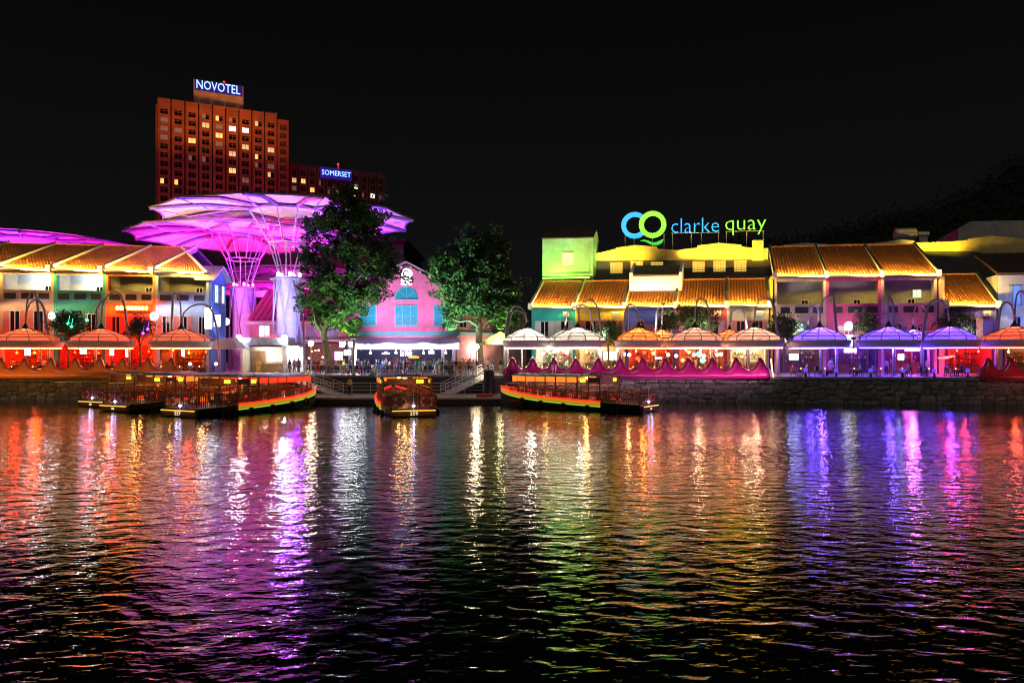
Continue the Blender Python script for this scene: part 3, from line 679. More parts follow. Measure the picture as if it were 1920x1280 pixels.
# low house beyond with golden roof
tE = low_house(RF, 'low shophouse with golden roof and deep violet blue wall beside the tall houses', 1772, 1868, RF.z(1820, 573), RF.z(1800, 516, 7.2), 7.2, wl('violetblue', (.11, .10, .32)), [(.42, .62, 6.3, 9.0, mat('tan_frame', (.5, .38, .2), .6), GLASSD, mat('tan_frame', (.5, .38, .2)), False)], (1.0, .05, .04), 110, 60, end=True)
uE0, uE1 = GH[-1][1], GH[-1][2]
# pale house at the picture's edge
tW = thing('shophouse', 'white shophouse with blue-lit shutters under a dark roof', 'shophouse', RF(uE1 + 4, 1, ZQ))
WB = wl('coolwhite', (.6, .63, .68)); zE = RF.z(1900, 512)
b = MB(RF); b.box(uE1 + .5, uE1 + 14, 1.0, 1.3, 5.6, zE); b.box(uE1 + .5, uE1 + 1.0, .98, 12, ZQ, zE - .02); b.build('front_wall', WB, tW)
for k in range(4):
    a = uE1 + 1.6 + 2.5 * k
    window(RF, tW, a + .5, a + 1.4, 10.6, 12.9, 1.0, mat('blue_frame', (.3, .4, .75)), glow('lit_pane_deepblue', (.10, .25, 1.0), 1.1, False), 2, 1, mat('pale_blue_shutter', (.5, .6, .85), .6), .45)
    window(RF, tW, a + .5, a + 1.4, 6.6, 9.2, 1.0, mat('blue_frame', (.3, .4, .75)), GLASSD, 2, 1, mat('pale_blue_shutter', (.5, .6, .85)), .45)
slope_box(RF, uE1 + .3, uE1 + 14.3, .4, zE, 9.5, RF.z(1880, 476, 9.5), .2, .12).build('roof', DTILE, tW)
shop(RF, tW, uE1 + 1.1, uE1 + 13.5, ZQ, 5.6, 5.0, mat('shop_wall_61', (.5, .3, .2), .8), (1.0, .4, .15), 120, 61)
spot_light('facade_light', RF(uE1 + 5, -7, 4.5), RF(uE1 + 5, 1, 10.5), 2300, (.3, .45, 1.0), tW, 75)

# ------------------------------------------------------------------ buildings rising behind the low roofs
GF = lambda v: (lambda u, w, z: RF(u, v + w, z))
def ppoly(v, pts):
    return [(RF.u(px, v), RF.z(px, py, v)) for px, py in pts]
# lime lit tower block
vG = 6.4; MINT = wl('mint', (.26, .58, .34))
tG = thing('stair_tower', 'square tower block lit lime green above the teal house', 'building', RF(RF.u(1065, vG), vG, ZQ))
g0, g1 = RF.u(1017, vG), RF.u(1112, vG); zt = RF.z(1065, 447, vG); zb = RF.z(1065, 517, vG); zg = RF.z(1122, 431, vG + 2.2)
b = MB(GF(vG)); b.box(g0, g1, 0, 4.6, zb, zt)
b.add([(g1 + .001, 0, zt), (g1 + .001, 4.6, zt), (g1 + .001, 2.3, zg)], [(0, 1, 2)]); b.add([(g0, 0, zt), (g0, 4.6, zt), (g0, 2.3, zg)], [(2, 1, 0)])
b.build('wall', MINT, tG)
b = MB(GF(vG)); b.box(g0 - .02, g1 + .02, .25, 4.7, ZQ + 6, zb - .002); b.build('base_wall', wl('deep_teal', (.02, .12, .14)), tG)
slope_box(GF(vG), g0 - .1, g1 + .1, -.15, zt, 2.3, zg, -.002, .12).build('roof', DTILE, tG)
slope_box(GF(vG), g0 - .1, g1 + .1, 2.3, zg, 4.75, zt, -.002, .12).build('roof_back_slope', DTILE, tG)
wu = RF.u(1065, vG); window(GF(vG), tG, wu - .75, wu + .75, RF.z(1065, 497, vG), RF.z(1065, 473, vG), 0, WHITEP, glow('lit_pane_peach', (1.0, .75, .4), .8, False), 3, 4, sill=False)
b = MB(GF(vG)); b.tube([(g1 - .5, -.06, zt - .1), (g1 - .5, -.06, zb)], .06, 6); b.build('downpipe', MINT, tG)
b = MB(GF(vG)); b.box(g0 + .3, g1 - .3, -1.25, -1.1, zb - .45, zb - .33); b.build('led_strip', glow('led_lime', (.55, 1.0, .05), 2.5, False), tG)
strip_light('tower_light', RF(g0 + .3, vG - 1.2, zb - .3), RF(g1 - .3, vG - 1.2, zb - .3), Vector(RF(0, .45, 1)) - Vector(RF(0, 0, 0)), 430, (.30, 1.0, .04), tG, .1)
spot_light('side_light', RF(g1 + 4, vG - .5, zb - .3), RF(g1, vG + 2, zt), 600, (.4, 1.0, .3), tG, 70)
# yellow parapet building with grid windows
vY = 9.0; tY = thing('warehouse', 'long dark-walled warehouse with glowing yellow stepped parapet carrying the rooftop sign', 'building', RF(RF.u(1285, vY), vY, ZQ))
YP = mat('render_parapet_yellow', (.66, .54, .18), .8, var=.3, scale=.5, bump=.15)
pts = [(1118, 489), (1440, 487), (1440, 466), (1410, 465), (1390, 463), (1390, 459.5), (1348, 456), (1308, 461), (1308, 465), (1270, 469.5), (1232, 467), (1232, 463), (1193, 460), (1156, 465), (1156, 467), (1118, 476)]
b = MB(GF(vY)); b.prism(ppoly(vY, pts), -.35, .4); b.build('parapet', YP, tY)
b = MB(GF(vY)); b.prism(ppoly(vY, [(1118, 560), (1446, 560), (1446, 486.5), (1118, 488.5)]), -.02, 12); b.build('wall', wl('charcoal', (.09, .09, .085)), tY)
b = MB(GF(vY)); b.prism(ppoly(vY, [(1410, 489.5), (1431, 489.5), (1431, 452), (1410, 452)]), -.75, .6); b.build('pier', YP, tY)
LITY = glow('lit_pane_yellow', (1.0, .66, .12), .85, False); BARS = mat('window_bars', (.6, .48, .15), .5)
for (px, y0, y1) in ((1156, 515, 491), (1194, 512, 488.7), (1232, 512, 489.5), (1310, 511, 488.5), (1349, 510, 488), (1388, 510, 488)):
    a, c = RF.u(px - 12, vY), RF.u(px + 12, vY)
    w = window(GF(vY), tY, a, c, RF.z(px, y1 + 22, vY), RF.z(px, y1, vY) - .06, -.02, BARS, LITY, 5, 5, sill=False, ft=.08)
    if px != 1232:
        for k in range(2):
            q = MB(GF(vY)); uu = a + .3 + random.random() * .4; zz = RF.z(px, y1 + 6 + 9 * k, vY); q.box(uu, uu + .75, -.043, -.035, zz, zz + .14)
            q.build('tube_light', glow('tube_white', (1, .9, .6), 5.0, False), w)
strip_light('parapet_light', RF(RF.u(1122, vY), vY - 1.5, RF.z(1285, 490, vY)), RF(RF.u(1215, vY), vY - 1.5, RF.z(1285, 490, vY)), Vector(RF(0, .8, 1)) - Vector(RF(0, 0, 0)), 210, (1.0, .68, .05), tY, .08, 120)
strip_light('parapet_light', RF(RF.u(1278, vY), vY - 1.5, RF.z(1285, 490, vY)), RF(RF.u(1436, vY), vY - 1.5, RF.z(1285, 490, vY)), Vector(RF(0, .8, 1)) - Vector(RF(0, 0, 0)), 350, (1.0, .68, .05), tY, .08, 120)
# rooftop sign: two rings, a leaf and lit words on posts
vS = 9.6; tS = thing('rooftop_sign', 'lit rooftop sign of blue and green rings with the words clarke quay', 'sign', RF(RF.u(1300, vS), vS, RF.z(1300, 468, vS)))
CB = glow('sign_blue', (.0, .33, 1.0), 1.5); CB2 = glow('sign_cyan', (.0, .36, .95), 1.25); CG = glow('sign_green', (.22, .85, .05), 1.25); CG2 = glow('sign_leaf', (.05, .62, .06), 1.0)
def ring(px, py, ro, ri, a0, a1, v, m):
    c = (RF.u(px, v), RF.z(px, py, v)); k = abs(RF.u(px + 10, v) - RF.u(px, v)) / 10; n = 40; vs = []; fs = []
    for i in range(n + 1):
        a = math.radians(a0 + (a1 - a0) * i / n)
        for r in (ri, ro):
            for dv in (-.18, .12): vs.append((c[0] + r * k * math.cos(a), dv, c[1] + r * k * math.sin(a)))
    for i in range(n):
        q = 4 * i; fs += [(q, q+2, q+6, q+4), (q+1, q+5, q+7, q+3), (q+2, q+3, q+7, q+6), (q, q+4, q+5, q+1)]
    b = MB(GF(v)); b.add(vs, fs); b.build('ring', m, tS)
ring(1190, 422.5, 25, 16.3, 32, 328, vS, CB2)
ring(1223.7, 421, 25.5, 16.6, 0, 360, vS - .25, CG)
leaf = [(1201, 452), (1208, 450), (1216, 452), (1224, 455.5), (1232, 454.5), (1239, 451), (1244.5, 449), (1241, 456), (1235, 459.5), (1227, 460.5), (1219, 458), (1211, 453.5)]
b = MB(GF(vS)); b.prism([p for p in reversed(ppoly(vS, leaf))], -.4, -.12); b.build('leaf', CG2, tS)
for word, p0, p1, yb, h, m in (('clarke', 1259, 1348, 437, 27, CB), ('quay', 1360, 1436, 441, 28, CG)):
    a, c = RF.u(p0, vS), RF.u(p1, vS); k = abs(RF.u(p0 + 10, vS) - RF.u(p0, vS)) / 10
    letters(word, RF(a, vS - .15, RF.z(p0, yb, vS)), RF.U(), c - a, h * k, m, tS, .12, -.018)
for px, y0, y1 in ((1172, 440, 472), (1189, 447, 466), (1245, 438, 472), (1261, 437, 472), (1296, 437, 470), (1315, 437, 463), (1347, 437, 460), (1362, 434, 462), (1400, 434, 466), (1431, 434, 452), (1223, 446, 468)):
    b = MB(GF(vS)); u = RF.u(px, vS); b.tube([(u, .05, RF.z(px, y0, vS)), (u, .05, RF.z(px, y1, vS) - .3)], .05, 5); b.build('post', mat('sign_post', (.5, .48, .42), .4, .5), tS)
for p0, p1, y in ((1259, 1349, 437), (1360, 1433, 434)):
    b = MB(GF(vS)); b.tube([(RF.u(p0, vS), .05, RF.z(p0, y, vS)), (RF.u(p1, vS), .05, RF.z(p1, y - 1.5, vS))], .05, 4); b.build('rail', mat('sign_post', (.5, .48, .42)), tS)
# block behind the tall houses: curved yellow parapet, tanks
vB = 15.0; tK = thing('warehouse', 'warehouse with curved parapet, partly washed yellow, above the tall houses', 'building', RF(RF.u(1800, vB), vB, ZQ))
b = MB(GF(vB)); b.prism(ppoly(vB, [(1716, 471), (1824, 471), (1980, 500), (1980, 452), (1908, 448), (1900, 445), (1860, 442), (1815, 448), (1815, 450), (1780, 453), (1716, 455)]), 0, .5); b.build('parapet', YP, tK)
b = MB(GF(vB)); b.prism(ppoly(vB, [(1450, 560), (1980, 560), (1980, 496), (1824, 470.5), (1450, 470.5)]), .1, 14); b.build('wall', wl('charcoal', (.09, .09, .085)), tK)
b = MB(GF(vB)); b.prism(ppoly(vB, [(1470, 471), (1716, 471), (1716, 452), (1690, 449), (1636, 456), (1555, 458), (1512, 455), (1470, 459)]), 0, .5); b.build('back_parapet', wl('palegrey', (.6, .57, .48)), tK)
for px, py, s in ((1697, 440, 1.15), (1730, 440, .62)):
    k = MB(RF); u = RF.u(px, vB + 3); z = RF.z(px, py, vB + 3)
    pts = [(u - s * 1.25, vB + 3, z), (u - s * 1.15, vB + 3, z), (u + s * 1.15, vB + 3, z), (u + s * 1.25, vB + 3, z)]; k.tube(pts, [s * .55, s * .8, s * .8, s * .55], 14); k.box(u - s * .9, u + s * .9, vB + 2.5, vB + 3.5, z - 2.2, z - s * .6)
    k.build('water_tank', mat('tank_metal', (.6, .58, .5), .4, .4), tK, smooth=False)
strip_light('parapet_light', RF(RF.u(1712, vB), vB - 1.6, RF.z(1760, 474, vB)), RF(RF.u(1800, vB), vB - 1.6, RF.z(1800, 474, vB)), Vector(RF(0, .8, 1)) - Vector(RF(0, 0, 0)), 300, (1.0, .68, .05), tK, .08, 130)
vH = 34.0; tH = thing('hall', 'dim grey gabled hall behind the curved parapet', 'building', RF(RF.u(1880, vH), vH, ZQ))
b = MB(GF(vH)); b.prism(ppoly(vH, [(1797, 500), (1980, 500), (1980, 412), (1820, 415), (1797, 428)]), 0, 16); b.build('wall', wl('dimgrey', (.46, .44, .36)), tH)
# ------------------------------------------------------------------ hotel tower
HF = Frame(250 + .5 * 118.9, -.5, math.radians(-26), 300)
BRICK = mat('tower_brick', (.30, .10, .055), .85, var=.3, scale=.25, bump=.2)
FRAME_T = mat('tower_frame', (.25, .16, .12), .7)
WD = mat('window_dark', (.010, .008, .010), .15, var=0, spec=.6)
WLIT = [glow('window_warm', (1.0, .55, .14), 1.3, False), glow('window_amber', (1.0, .7, .3), .7, False), glow('window_white', (1.0, .9, .75), 2.2, False), glow('window_dim', (.6, .4, .28), .16, False)]
def tower(label, fr, px0, px1, ztop, nbay, nfl, pitch, first, lit, seed, wallm, low_last=False, dim=.35):
    r = random.Random(seed); u0, u1 = fr.u(px0), fr.u(px1); w = (u1 - u0) / nbay
    T = thing('hotel_tower', label, 'building', fr((u0 + u1) / 2, 0, ZQ))
    b = MB(fr); b.box(u0 + .2, u1 - .2, 1.2, 22, ZQ, ztop - 1.2); b.build('core', mat('tower_core', (.06, .03, .03), .9), T)
    zb = ztop - first - pitch * (nfl - .2)
    rec = {}
    for k in range(nbay):
        a, c = u0 + w * k + .22, u0 + w * (k + 1) - .22; top = ztop - (1.6 if (low_last and k == nbay - 1) else 0); vv = .8 if (low_last and k == nbay - 1) else 0
        b = MB(fr); wa, wc = a + w * .2, c - w * .18
        b.box(a, wa, vv, vv + 1.2, zb, top); b.box(wc, c, vv, vv + 1.2, zb, top)
        z = top; 
        for f in range(nfl):
            zc = ztop - first - pitch * f; h = pitch * .30
            b.box(wa, wc, vv + .001, vv + 1.2, zc + h, z); z = zc - h
            b.box(wa - .05, wc + .05, vv - .12, vv - .001, zc - h - .3, zc - h - .02)
            x = r.random()
            key = (k, f)
            mt = WD
            if key in lit: mt = WLIT[lit[key]]
            elif x < dim: mt = WLIT[3]
            q = MB(fr); q.quad((wa, vv + .45, zc - h), (wc, vv + .45, zc - h), (wc, vv + .45, zc + h), (wa, vv + .45, zc + h))
            half = r.random() < .4 and mt is not WD
            if half:
                q = MB(fr); um = (wa + wc) / 2
                q.quad((wa, vv + .45, zc - h), (um, vv + .45, zc - h), (um, vv + .45, zc + h), (wa, vv + .45, zc + h), 0); q.quad((um, vv + .45, zc - h), (wc, vv + .45, zc - h), (wc, vv + .45, zc + h), (um, vv + .45, zc + h), 1)
            wo = q.build('window', [mt, WD] if half else mt, T)
            q = MB(fr); um = (wa + wc) / 2; q.box(um - .06, um + .06, vv + .36, vv + .44, zc - h, zc + h); q.box(wa, wc, vv + .37, vv + .44, zc + h * .35, zc + h * .35 + .08); q.build('frame', FRAME_T, wo)
        b.box(wa, wc, vv + .001, vv + 1.2, zb, z); b.box(a, c, vv + .002, vv + 1.2, ZQ, zb)
        b.build('bay_wall', wallm, T)
    b = MB(fr); b.box(u0 - .3, u0 - .001, .6, 20, ZQ, ztop - 2.4); b.build('side_wall', wallm, T)
    return T, u0, u1
lit = {(4, 0): 0, (4, 2): 0, (5, 1): 2, (6, 1): 2, (3, 1): 1, (7, 0): 1, (2, 3): 0, (7, 4): 0, (6, 3): 1, (5, 6): 0, (9, 5): 0, (9, 6): 1, (0, 8): 0, (1, 8): 0, (8, 6): 1, (8, 5): 3, (8, 3): 1, (9, 1): 3, (5, 4): 1, (6, 7): 3, (4, 1): 3, (0, 1): 3, (0, 2): 3, (1, 2): 3}
ZT = az(183, 250)
tN, hu0, hu1 = tower('tall orange floodlit hotel tower with grid of windows and rooftop name sign', HF, 294, 543, ZT, 10, 14, 2.95, 4.4, lit, 5, BRICK, True, .12)
# roof plant, sign box, letters
b = MB(HF); b.box(hu0 + 8, hu1 - 6, 3, 14, ZT - 1.2, ZT + 1.6); b.build('roof_plant', mat('plant_dark', (.05, .045, .04), .9), tN)
uS0, uS1 = HF.u(363, 3), HF.u(456, 3); zs0, zs1 = HF.z(363, 178, 3), HF.z(363, 149, 3)
b = MB(HF); b.box(uS0, uS1, 2.4, 4.5, ZT + .2, zs1); b.build('sign_box', wl('signbeige', (.36, .27, .21)), tN)
b = MB(HF); b.box(uS0 + .3, uS1 - .3, 2.3, 2.39, zs0 + 1.6, zs1 - .15); b.build('sign_panel', mat('sign_navy', (.02, .02, .28), .5, emis=(.03, .02, .6), es=.18), tN)
letters('NOVOTEL', HF(uS0 + .9, 2.2, zs0 + 2.2), HF.U(), (uS1 - uS0) - 2.0, 3.0, glow('hotel_letters', (.30, .55, 1.0), 1.9, False), tN, .12, -.004)
b = MB(HF); b.ball((HF.u(420, 3), 3, zs1 + .7), .35, 8, 5); b.tube([(HF.u(420, 3), 3, zs1 + .4), (HF.u(420, 3), 3, zs1)], .06, 4); b.build('warning_light', glow('beacon_red', (1, .02, .02), 4), tN)
b = MB(HF); b.box(hu1 - 7.5, hu1 - 4.2, 1.5, 4.5, ZT - 1.2, ZT + .9); b.build('roof_hut', wl('roofhut', (.3, .25, .2)), tN)
# facade floodlights stand on the podium roof in front of the tower
tPd = thing('podium', 'dark podium block under the hotel tower behind the canopies', 'building', (-85, 215, ZQ))
b = MB(); b.box(-150, -30, 205, 246, ZQ, 36); b.build('wall', mat('podium_dark', (.05, .035, .035), .9, var=.3, scale=.2), tPd)
b = MB(); b.box(-151, -29, 204, 247, 36, 36.6); b.build('cornice', mat('podium_dark', (.05, .035, .035)), tPd)
for k in range(4):
    X = -114 + 18 * k; b = MB(); b.box(X - .5, X + .5, 214.5, 215.3, 36.6, 37.5); b.build('floodlight', DARK, tPd)
    spot_light('tower_flood', (X, 214, 38), Vector(HF(hu0 + (hu1 - hu0) * (k + .5) / 4, 0, ZT + 2)), 95000, (1.0, .33, .035), tPd, 30, 1.0, .4)
spot_light('tower_flood', (-60, 208, 38), Vector(HF((hu0 + hu1) / 2, 0, 60)), 36000, (1.0, .03, .2), tPd, 80, 1.0, .4)  # added red light standing in for spill from the canopies
# second hotel block
SF = Frame(275 + .5 * 84, -.5, math.radians(-26), 543)
lit2 = {(1, 1): 0, (0, 1): 1, (3, 1): 3, (5, 2): 1, (2, 2): 0, (7, 2): 1, (4, 3): 1, (6, 3): 1, (9, 2): 2, (3, 4): 1, (5, 4): 0, (7, 1): 2}
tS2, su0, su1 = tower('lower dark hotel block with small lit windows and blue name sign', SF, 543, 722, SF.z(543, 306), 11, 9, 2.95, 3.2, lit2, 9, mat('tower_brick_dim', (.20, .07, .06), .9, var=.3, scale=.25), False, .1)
zz1 = SF.z(632, 316, -1); a, c = SF.u(601, -1), SF.u(660, -1)
b = MB(SF); b.box(a, c, -1, -.1, zz1 - 4.1, zz1); b.build('sign_panel', mat('sign_navy2', (.03, .02, .35), .5, emis=(.06, .03, .7), es=.22), tS2)
letters('SOMERSET', SF(a + .5, -1.1, zz1 - 2.9), SF.U(), (c - a) - 1.0, 1.9, glow('hotel_letters2', (.32, .55, 1.0), 1.8, False), tS2, .1, -.004)
b = MB(SF); uu = SF.u(634, 4); zz = SF.z(634, 308, 4); b.ball((uu, 4, zz), .4, 8, 5); b.tube([(uu, 4, zz), (uu, 4, zz - 6)], .06, 4); b.build('warning_light', glow('beacon_red', (1, .02, .02), 4), tS2)

# ------------------------------------------------------------------ umbrella canopies over the street crossing
MEMB = fabric('canopy_membrane', (.80, .78, .82), .35)
CST = mat('canopy_steel', (.45, .43, .5), .45, .3, var=.1); BEAM = mat('canopy_beam', (.16, .12, .24), .5, .2, var=.1)
COLM = mat('column_concrete', (.5, .5, .52), .7, var=.2, scale=.7)
def canopy(label, cx, cy, zr, R, lights, nseg=12, col=True, a0=15.0, colz=15.2, bulb=None):
    T = thing('umbrella_canopy', label, 'canopy', (cx, cy, ZQ), group='umbrella canopies over the crossing')
    rk, zk = R * .30, 0.9
    def P(r, a, z): return (r * math.cos(a), r * math.sin(a), z - ZQ)
    # one panel mesh, turned for each segment
    da = 2 * math.pi / nseg; N = 8; M = 6
    b = MB(); vs = []; fs = []
    for i in range(N + 1):
        t = i / N
        for j in range(M + 1):
            s = j / M; sag = 4 * s * (1 - s)
            r = rk + (R - rk) * t; r *= (1 - .03 * sag * t ** 1.5)
            # straight chord between the two radial beams, then billow upward
            a = -da / 2 + da * s; r2 = r * math.cos(da / 2) / math.cos(a) if True else r
            z = zr + zk * (1 - t) + .35 * math.sin(math.pi * t) + .12 * sag * t - .35 * t ** 3
            vs.append((r2 * math.cos(a), r2 * math.sin(a), z - ZQ))
    for i in range(N):
        for j in range(M): q = i * (M + 1) + j; fs.append((q, q + M + 1, q + M + 2, q + 1))
    b.add(vs, fs); pm = b.mesh('membrane_panel', MEMB, True)
    b = MB(); vs = []; fs = []
    for i in range(5):
        t = i / 4; r = rk * (1 - .82 * t); z = zr + zk - .15 - .9 * t ** 1.3
        for j in range(5):
            a = -da / 2 + da * j / 4; r2 = r * math.cos(da / 2) / math.cos(a); vs.append((r2 * math.cos(a), r2 * math.sin(a), z - ZQ))
    for i in range(4):
        for j in range(4): q = i * 5 + j; fs.append((q, q + 5, q + 6, q + 1))
    b.add(vs, fs); fm = b.mesh('funnel_panel', MEMB, True)
    # radial beam: a straight box girder below the membrane
    b = MB(); b.tube([(rk, 0, zr + zk - .25 - ZQ), ((rk + R) / 2, 0, zr + zk * .5 + .1 - ZQ), (R, 0, zr - .5 - ZQ)], [.26, .25, .2], 4); bm_ = b.mesh('radial_beam', BEAM)
    b = MB(); b.tube([(rk + 1, 0, zr + zk - .3 - ZQ), (rk + (R - rk) * .62, 0, zr - 1.1 - ZQ), (R - .2, 0, zr - .5 - ZQ)], [.07, .07, .07], 5); tm = b.mesh('tie_rod', CST)
    for k in range(nseg):
        a = math.radians(a0) + da * k
        link('membrane_panel', pm, T, rotz=a); link('funnel_panel', fm, T, rotz=a)
        link('radial_beam', bm_, T, rotz=a + da / 2); link('tie_rod', tm, T, rotz=a + da / 2)
    b = MB(); b.tube([(rk * math.cos(math.radians(a0) + da * (k + .5)), rk * math.sin(math.radians(a0) + da * (k + .5)), zr + zk - .3 - ZQ) for k in range(nseg)], .2, 6, True); b.build('ring_beam', BEAM, T, world=False)
    b = MB(); pts = []
    for k in range(nseg):
        for s in (0, .25, .5, .75):
            sag = 4 * s * (1 - s); a = math.radians(a0) - da / 2 + da * (k + s); r = R * (1 - .03 * sag) * math.cos(da / 2) / math.cos(-da / 2 + da * s)
            pts.append(P(r, a, zr - .35 + .1 * sag))
    b.tube(pts, .14, 5, True); b.build('edge_cable', BEAM, T, world=False)
    if col:
        h = colz - ZQ
        b = MB(); b.lathe([(2.1, 0), (1.75, 1.2), (1.55, h * .55), (1.5, h - .4), (1.75, h - .35), (1.75, h), (.05, h + .02)], 20); b.build('column', COLM, T, smooth=False, world=False)
        b = MB(); zr2 = zr - 3.6 - ZQ
        for k in range(8):
            a = math.pi / 4 * k; b.tube([(1.2 * math.cos(a), 1.2 * math.sin(a), h), (2.5 * math.cos(a + .2), 2.5 * math.sin(a + .2), zr2)], .09, 6)
        b.build('lower_strut', CST, T, world=False)
        b = MB(); b.tube([(2.5 * math.cos(2 * math.pi * k / 24), 2.5 * math.sin(2 * math.pi * k / 24), zr2) for k in range(24)], .11, 6, True); b.build('middle_ring', CST, T, world=False)
        for k in range(nseg):
            a = math.radians(a0) + da * (k + .5); b = MB(); b.tube([(2.5 * math.cos(a), 2.5 * math.sin(a), zr2), (rk * math.cos(a), rk * math.sin(a), zr + zk - .3 - ZQ)], .085, 6); b.build('strut', CST, T, world=False)
        b = MB()
        for k in range(6):
            a = math.pi / 3 * k
            for s in (-1, 1): b.tube([(2.3 * math.cos(a), 2.3 * math.sin(a), .2), (2.0 * math.cos(a + s * .52), 2.0 * math.sin(a + s * .52), h * .55), (1.9 * math.cos(a), 1.9 * math.sin(a), h - .2)], .10, 6)
        for zz in (h * .3, h * .97): b.tube([(2.35 * math.cos(2 * math.pi * k / 20), 2.35 * math.sin(2 * math.pi * k / 20), zz) for k in range(20)], .12, 6, True)
        b.build('bracing', CST, T, world=False)
        for k in range(5):
            a = 2 * math.pi * k / 5 + 3.9; b = MB(); b.ball((1.45 * math.cos(a), 1.45 * math.sin(a), h + .35), .24, 8, 5); b.lathe([(.2, 0), (.2, .2)], 8, (1.45 * math.cos(a), 1.45 * math.sin(a), h)); b.build('uplight', bulb or BULBW, T, smooth=True, world=False)
    for (dx, dy, dz, tx, ty, tz, pw, c, cone) in lights:
        spot_light('canopy_light', (cx + dx, cy + dy, dz), (cx + tx, cy + ty, tz), pw, c, T, cone, .8, .3)
    return T
PUR = (.19, .012, 1.0); LIL = (.34, .11, 1.0); MAG = (1.0, .02, .55); HOT = (1.0, .01, .18); VIO = (.42, .03, 1.0)
ring_l = lambda n, r, z, rt, pw, c, cone, ph=0.0: [(r * math.cos(ph + 2 * math.pi * k / n), r * math.sin(ph + 2 * math.pi * k / n), z, rt * math.cos(ph + 2 * math.pi * k / n), rt * math.sin(ph + 2 * math.pi * k / n), 23.5, pw, c, cone) for k in range(n)]
canopy('huge violet-lit umbrella canopy on the pale truss column beside the big tree', -30.2, 100, 23.3, 16.9,
       ring_l(6, 2.1, 15.6, 15.0, 32000, PUR, 110) + ring_l(5, 2.1, 15.6, 8, 12000, LIL, 80, -2.1) + [(-13, 8, 13, -11, 8, 22, 9000, MAG, 75), (2.0, -9.3, 7.6, 0, 0, 11, 9000, (.36, .30, 1.0), 65), (-4.0, -9.3, 7.6, 0, 0, 16, 9000, (.5, .42, 1.0), 65)])
canopy('magenta and crimson lit umbrella canopy on the red truss column further back', -41.6, 114.5, 23.0, 16.6,
       ring_l(5, 2.1, 15.6, 11, 42000, HOT, 100) + [(-12, 2, 12, -14, 5, 22, 24000, (.55, .06, 1.0), 75), (8, 8, 12, 10, 4, 22, 26000, MAG, 90), (1.0, -17, 8, 0, 0, 12, 15000, (.9, .18, .75), 55)], bulb=glow('bulb_red', (1, .1, .1), 10))
canopy('violet umbrella canopy behind the veranda shophouse roofs', -80.5, 123, 23.0, 18.2,
       [(-8, -8, 10, -8, -8, 22, 40000, VIO, 120), (10, -6, 10, 11, -6, 22, 40000, MAG, 100), (2, -12, 10, 0, -13, 22, 26000, VIO, 110)], col=False)
canopy('deep pink umbrella canopy glimpsed below the others far down the street', -47.0, 160, 22.0, 17.4,
       ring_l(4, 2.1, 15.6, 10, 50000, MAG, 100), col=False)

canopy('low magenta canopy deepest down the street behind the red column', -43.0, 148, 17.6, 19.0,
       ring_l(4, 2.1, 8.0, 11, 22000, MAG, 110), col=False)

# ------------------------------------------------------------------ rose gabled hall on the plaza
PK = Frame(98, 0, 0.0, 650); PINK = wl('rose', (.58, .17, .32)); TRIM = wl('aqua_trim', (.12, .42, .46))
AQF = mat('aqua_frame', (.12, .45, .52), .5, var=.1); AQP = mat('aqua_pane', (.02, .30, .36), .35, var=.3)
tP = thing('gabled_hall', 'rose pink hall with shaped gable, aqua windows and glowing emblem', 'building', PK(7, 0, ZQ))
X = lambda px: PK.u(px); Z = lambda py: az(py, 98)
gab = [(655, 641), (857, 641), (857, 560), (846, 553), (838, 545), (828, 535), (814, 531), (808, 521), (800, 517), (790, 512), (762, 496), (734, 512), (724, 517), (716, 521), (709, 531), (696, 535), (682, 545), (668, 553), (655, 560)]
b = MB(PK); b.prism([(X(x), Z(y)) for x, y in gab], 0, .5); b.build('gable_wall', PINK, tP)
b = MB(PK); b.prism([(X(655), Z(600)), (X(857), Z(600)), (X(857), Z(563)), (X(762), Z(505)), (X(655), Z(563))], .5, 26); b.build('roof_body', mat('hall_roof', (.2, .06, .07), .8), tP)
for s in (-1, 1):
    b = MB(PK); xm = X(762)
    b.add([(xm, -.7, Z(493)), (xm + s * 3.9, -.7, Z(522)), (xm + s * 3.9, 25, Z(522)), (xm, 25, Z(493)), (xm, -.7, Z(493) + .22), (xm + s * 3.9, -.7, Z(522) + .22), (xm + s * 3.9, 25, Z(522) + .22), (xm, 25, Z(493) + .22)],
          [(0,1,2,3),(4,7,6,5),(0,4,5,1),(1,5,6,2),(2,6,7,3)]); b.build('verge_roof', mat('verge', (.35, .3, .36), .6), tP)
    for k in range(3):
        b = MB(PK); xx = xm + s * (.6 + 1.25 * k); zz = Z(493) - .3 - .62 * (.6 + 1.25 * k) * .82; b.box(xx - .08, xx + .08, -.65, -.01, zz - .1, zz + .12); b.build('rafter_end', WHITEP, tP)
# half round window, three tall windows
um = X(762)
window(PK, tP, um - 1.55, um + 1.55, Z(561), Z(559), 0, AQF, AQP, 1, 1, arch=True, ft=.05)
for a, c, n in ((X(740), X(784), 3), (X(674), X(706), 2), (X(813), X(846), 2)):
    window(PK, tP, a, c, Z(611), Z(572), 0, AQF, AQP, n, 2, ft=.13)
b = MB(PK); b.box(X(650), X(862), -.25, -.002, Z(629), Z(621)); b.build('cornice', TRIM, tP)
# bar front under the awning
b = MB(PK); b.box(X(648), X(864), 3.2, 3.4, ZQ, Z(640)); b.box(X(648), X(864), 0, 3.2, Z(641.5), Z(640)); b.build('bar_wall', mat('bar_dark', (.03, .03, .06), .6, var=.2), tP)
b = MB(PK)
for px in (655, 830, 851): b.box(X(px) - .2, X(px) + .2, -.05, .4, ZQ, Z(641.3))
b.build('pier', wl('lilac', (.5, .45, .55)), tP)
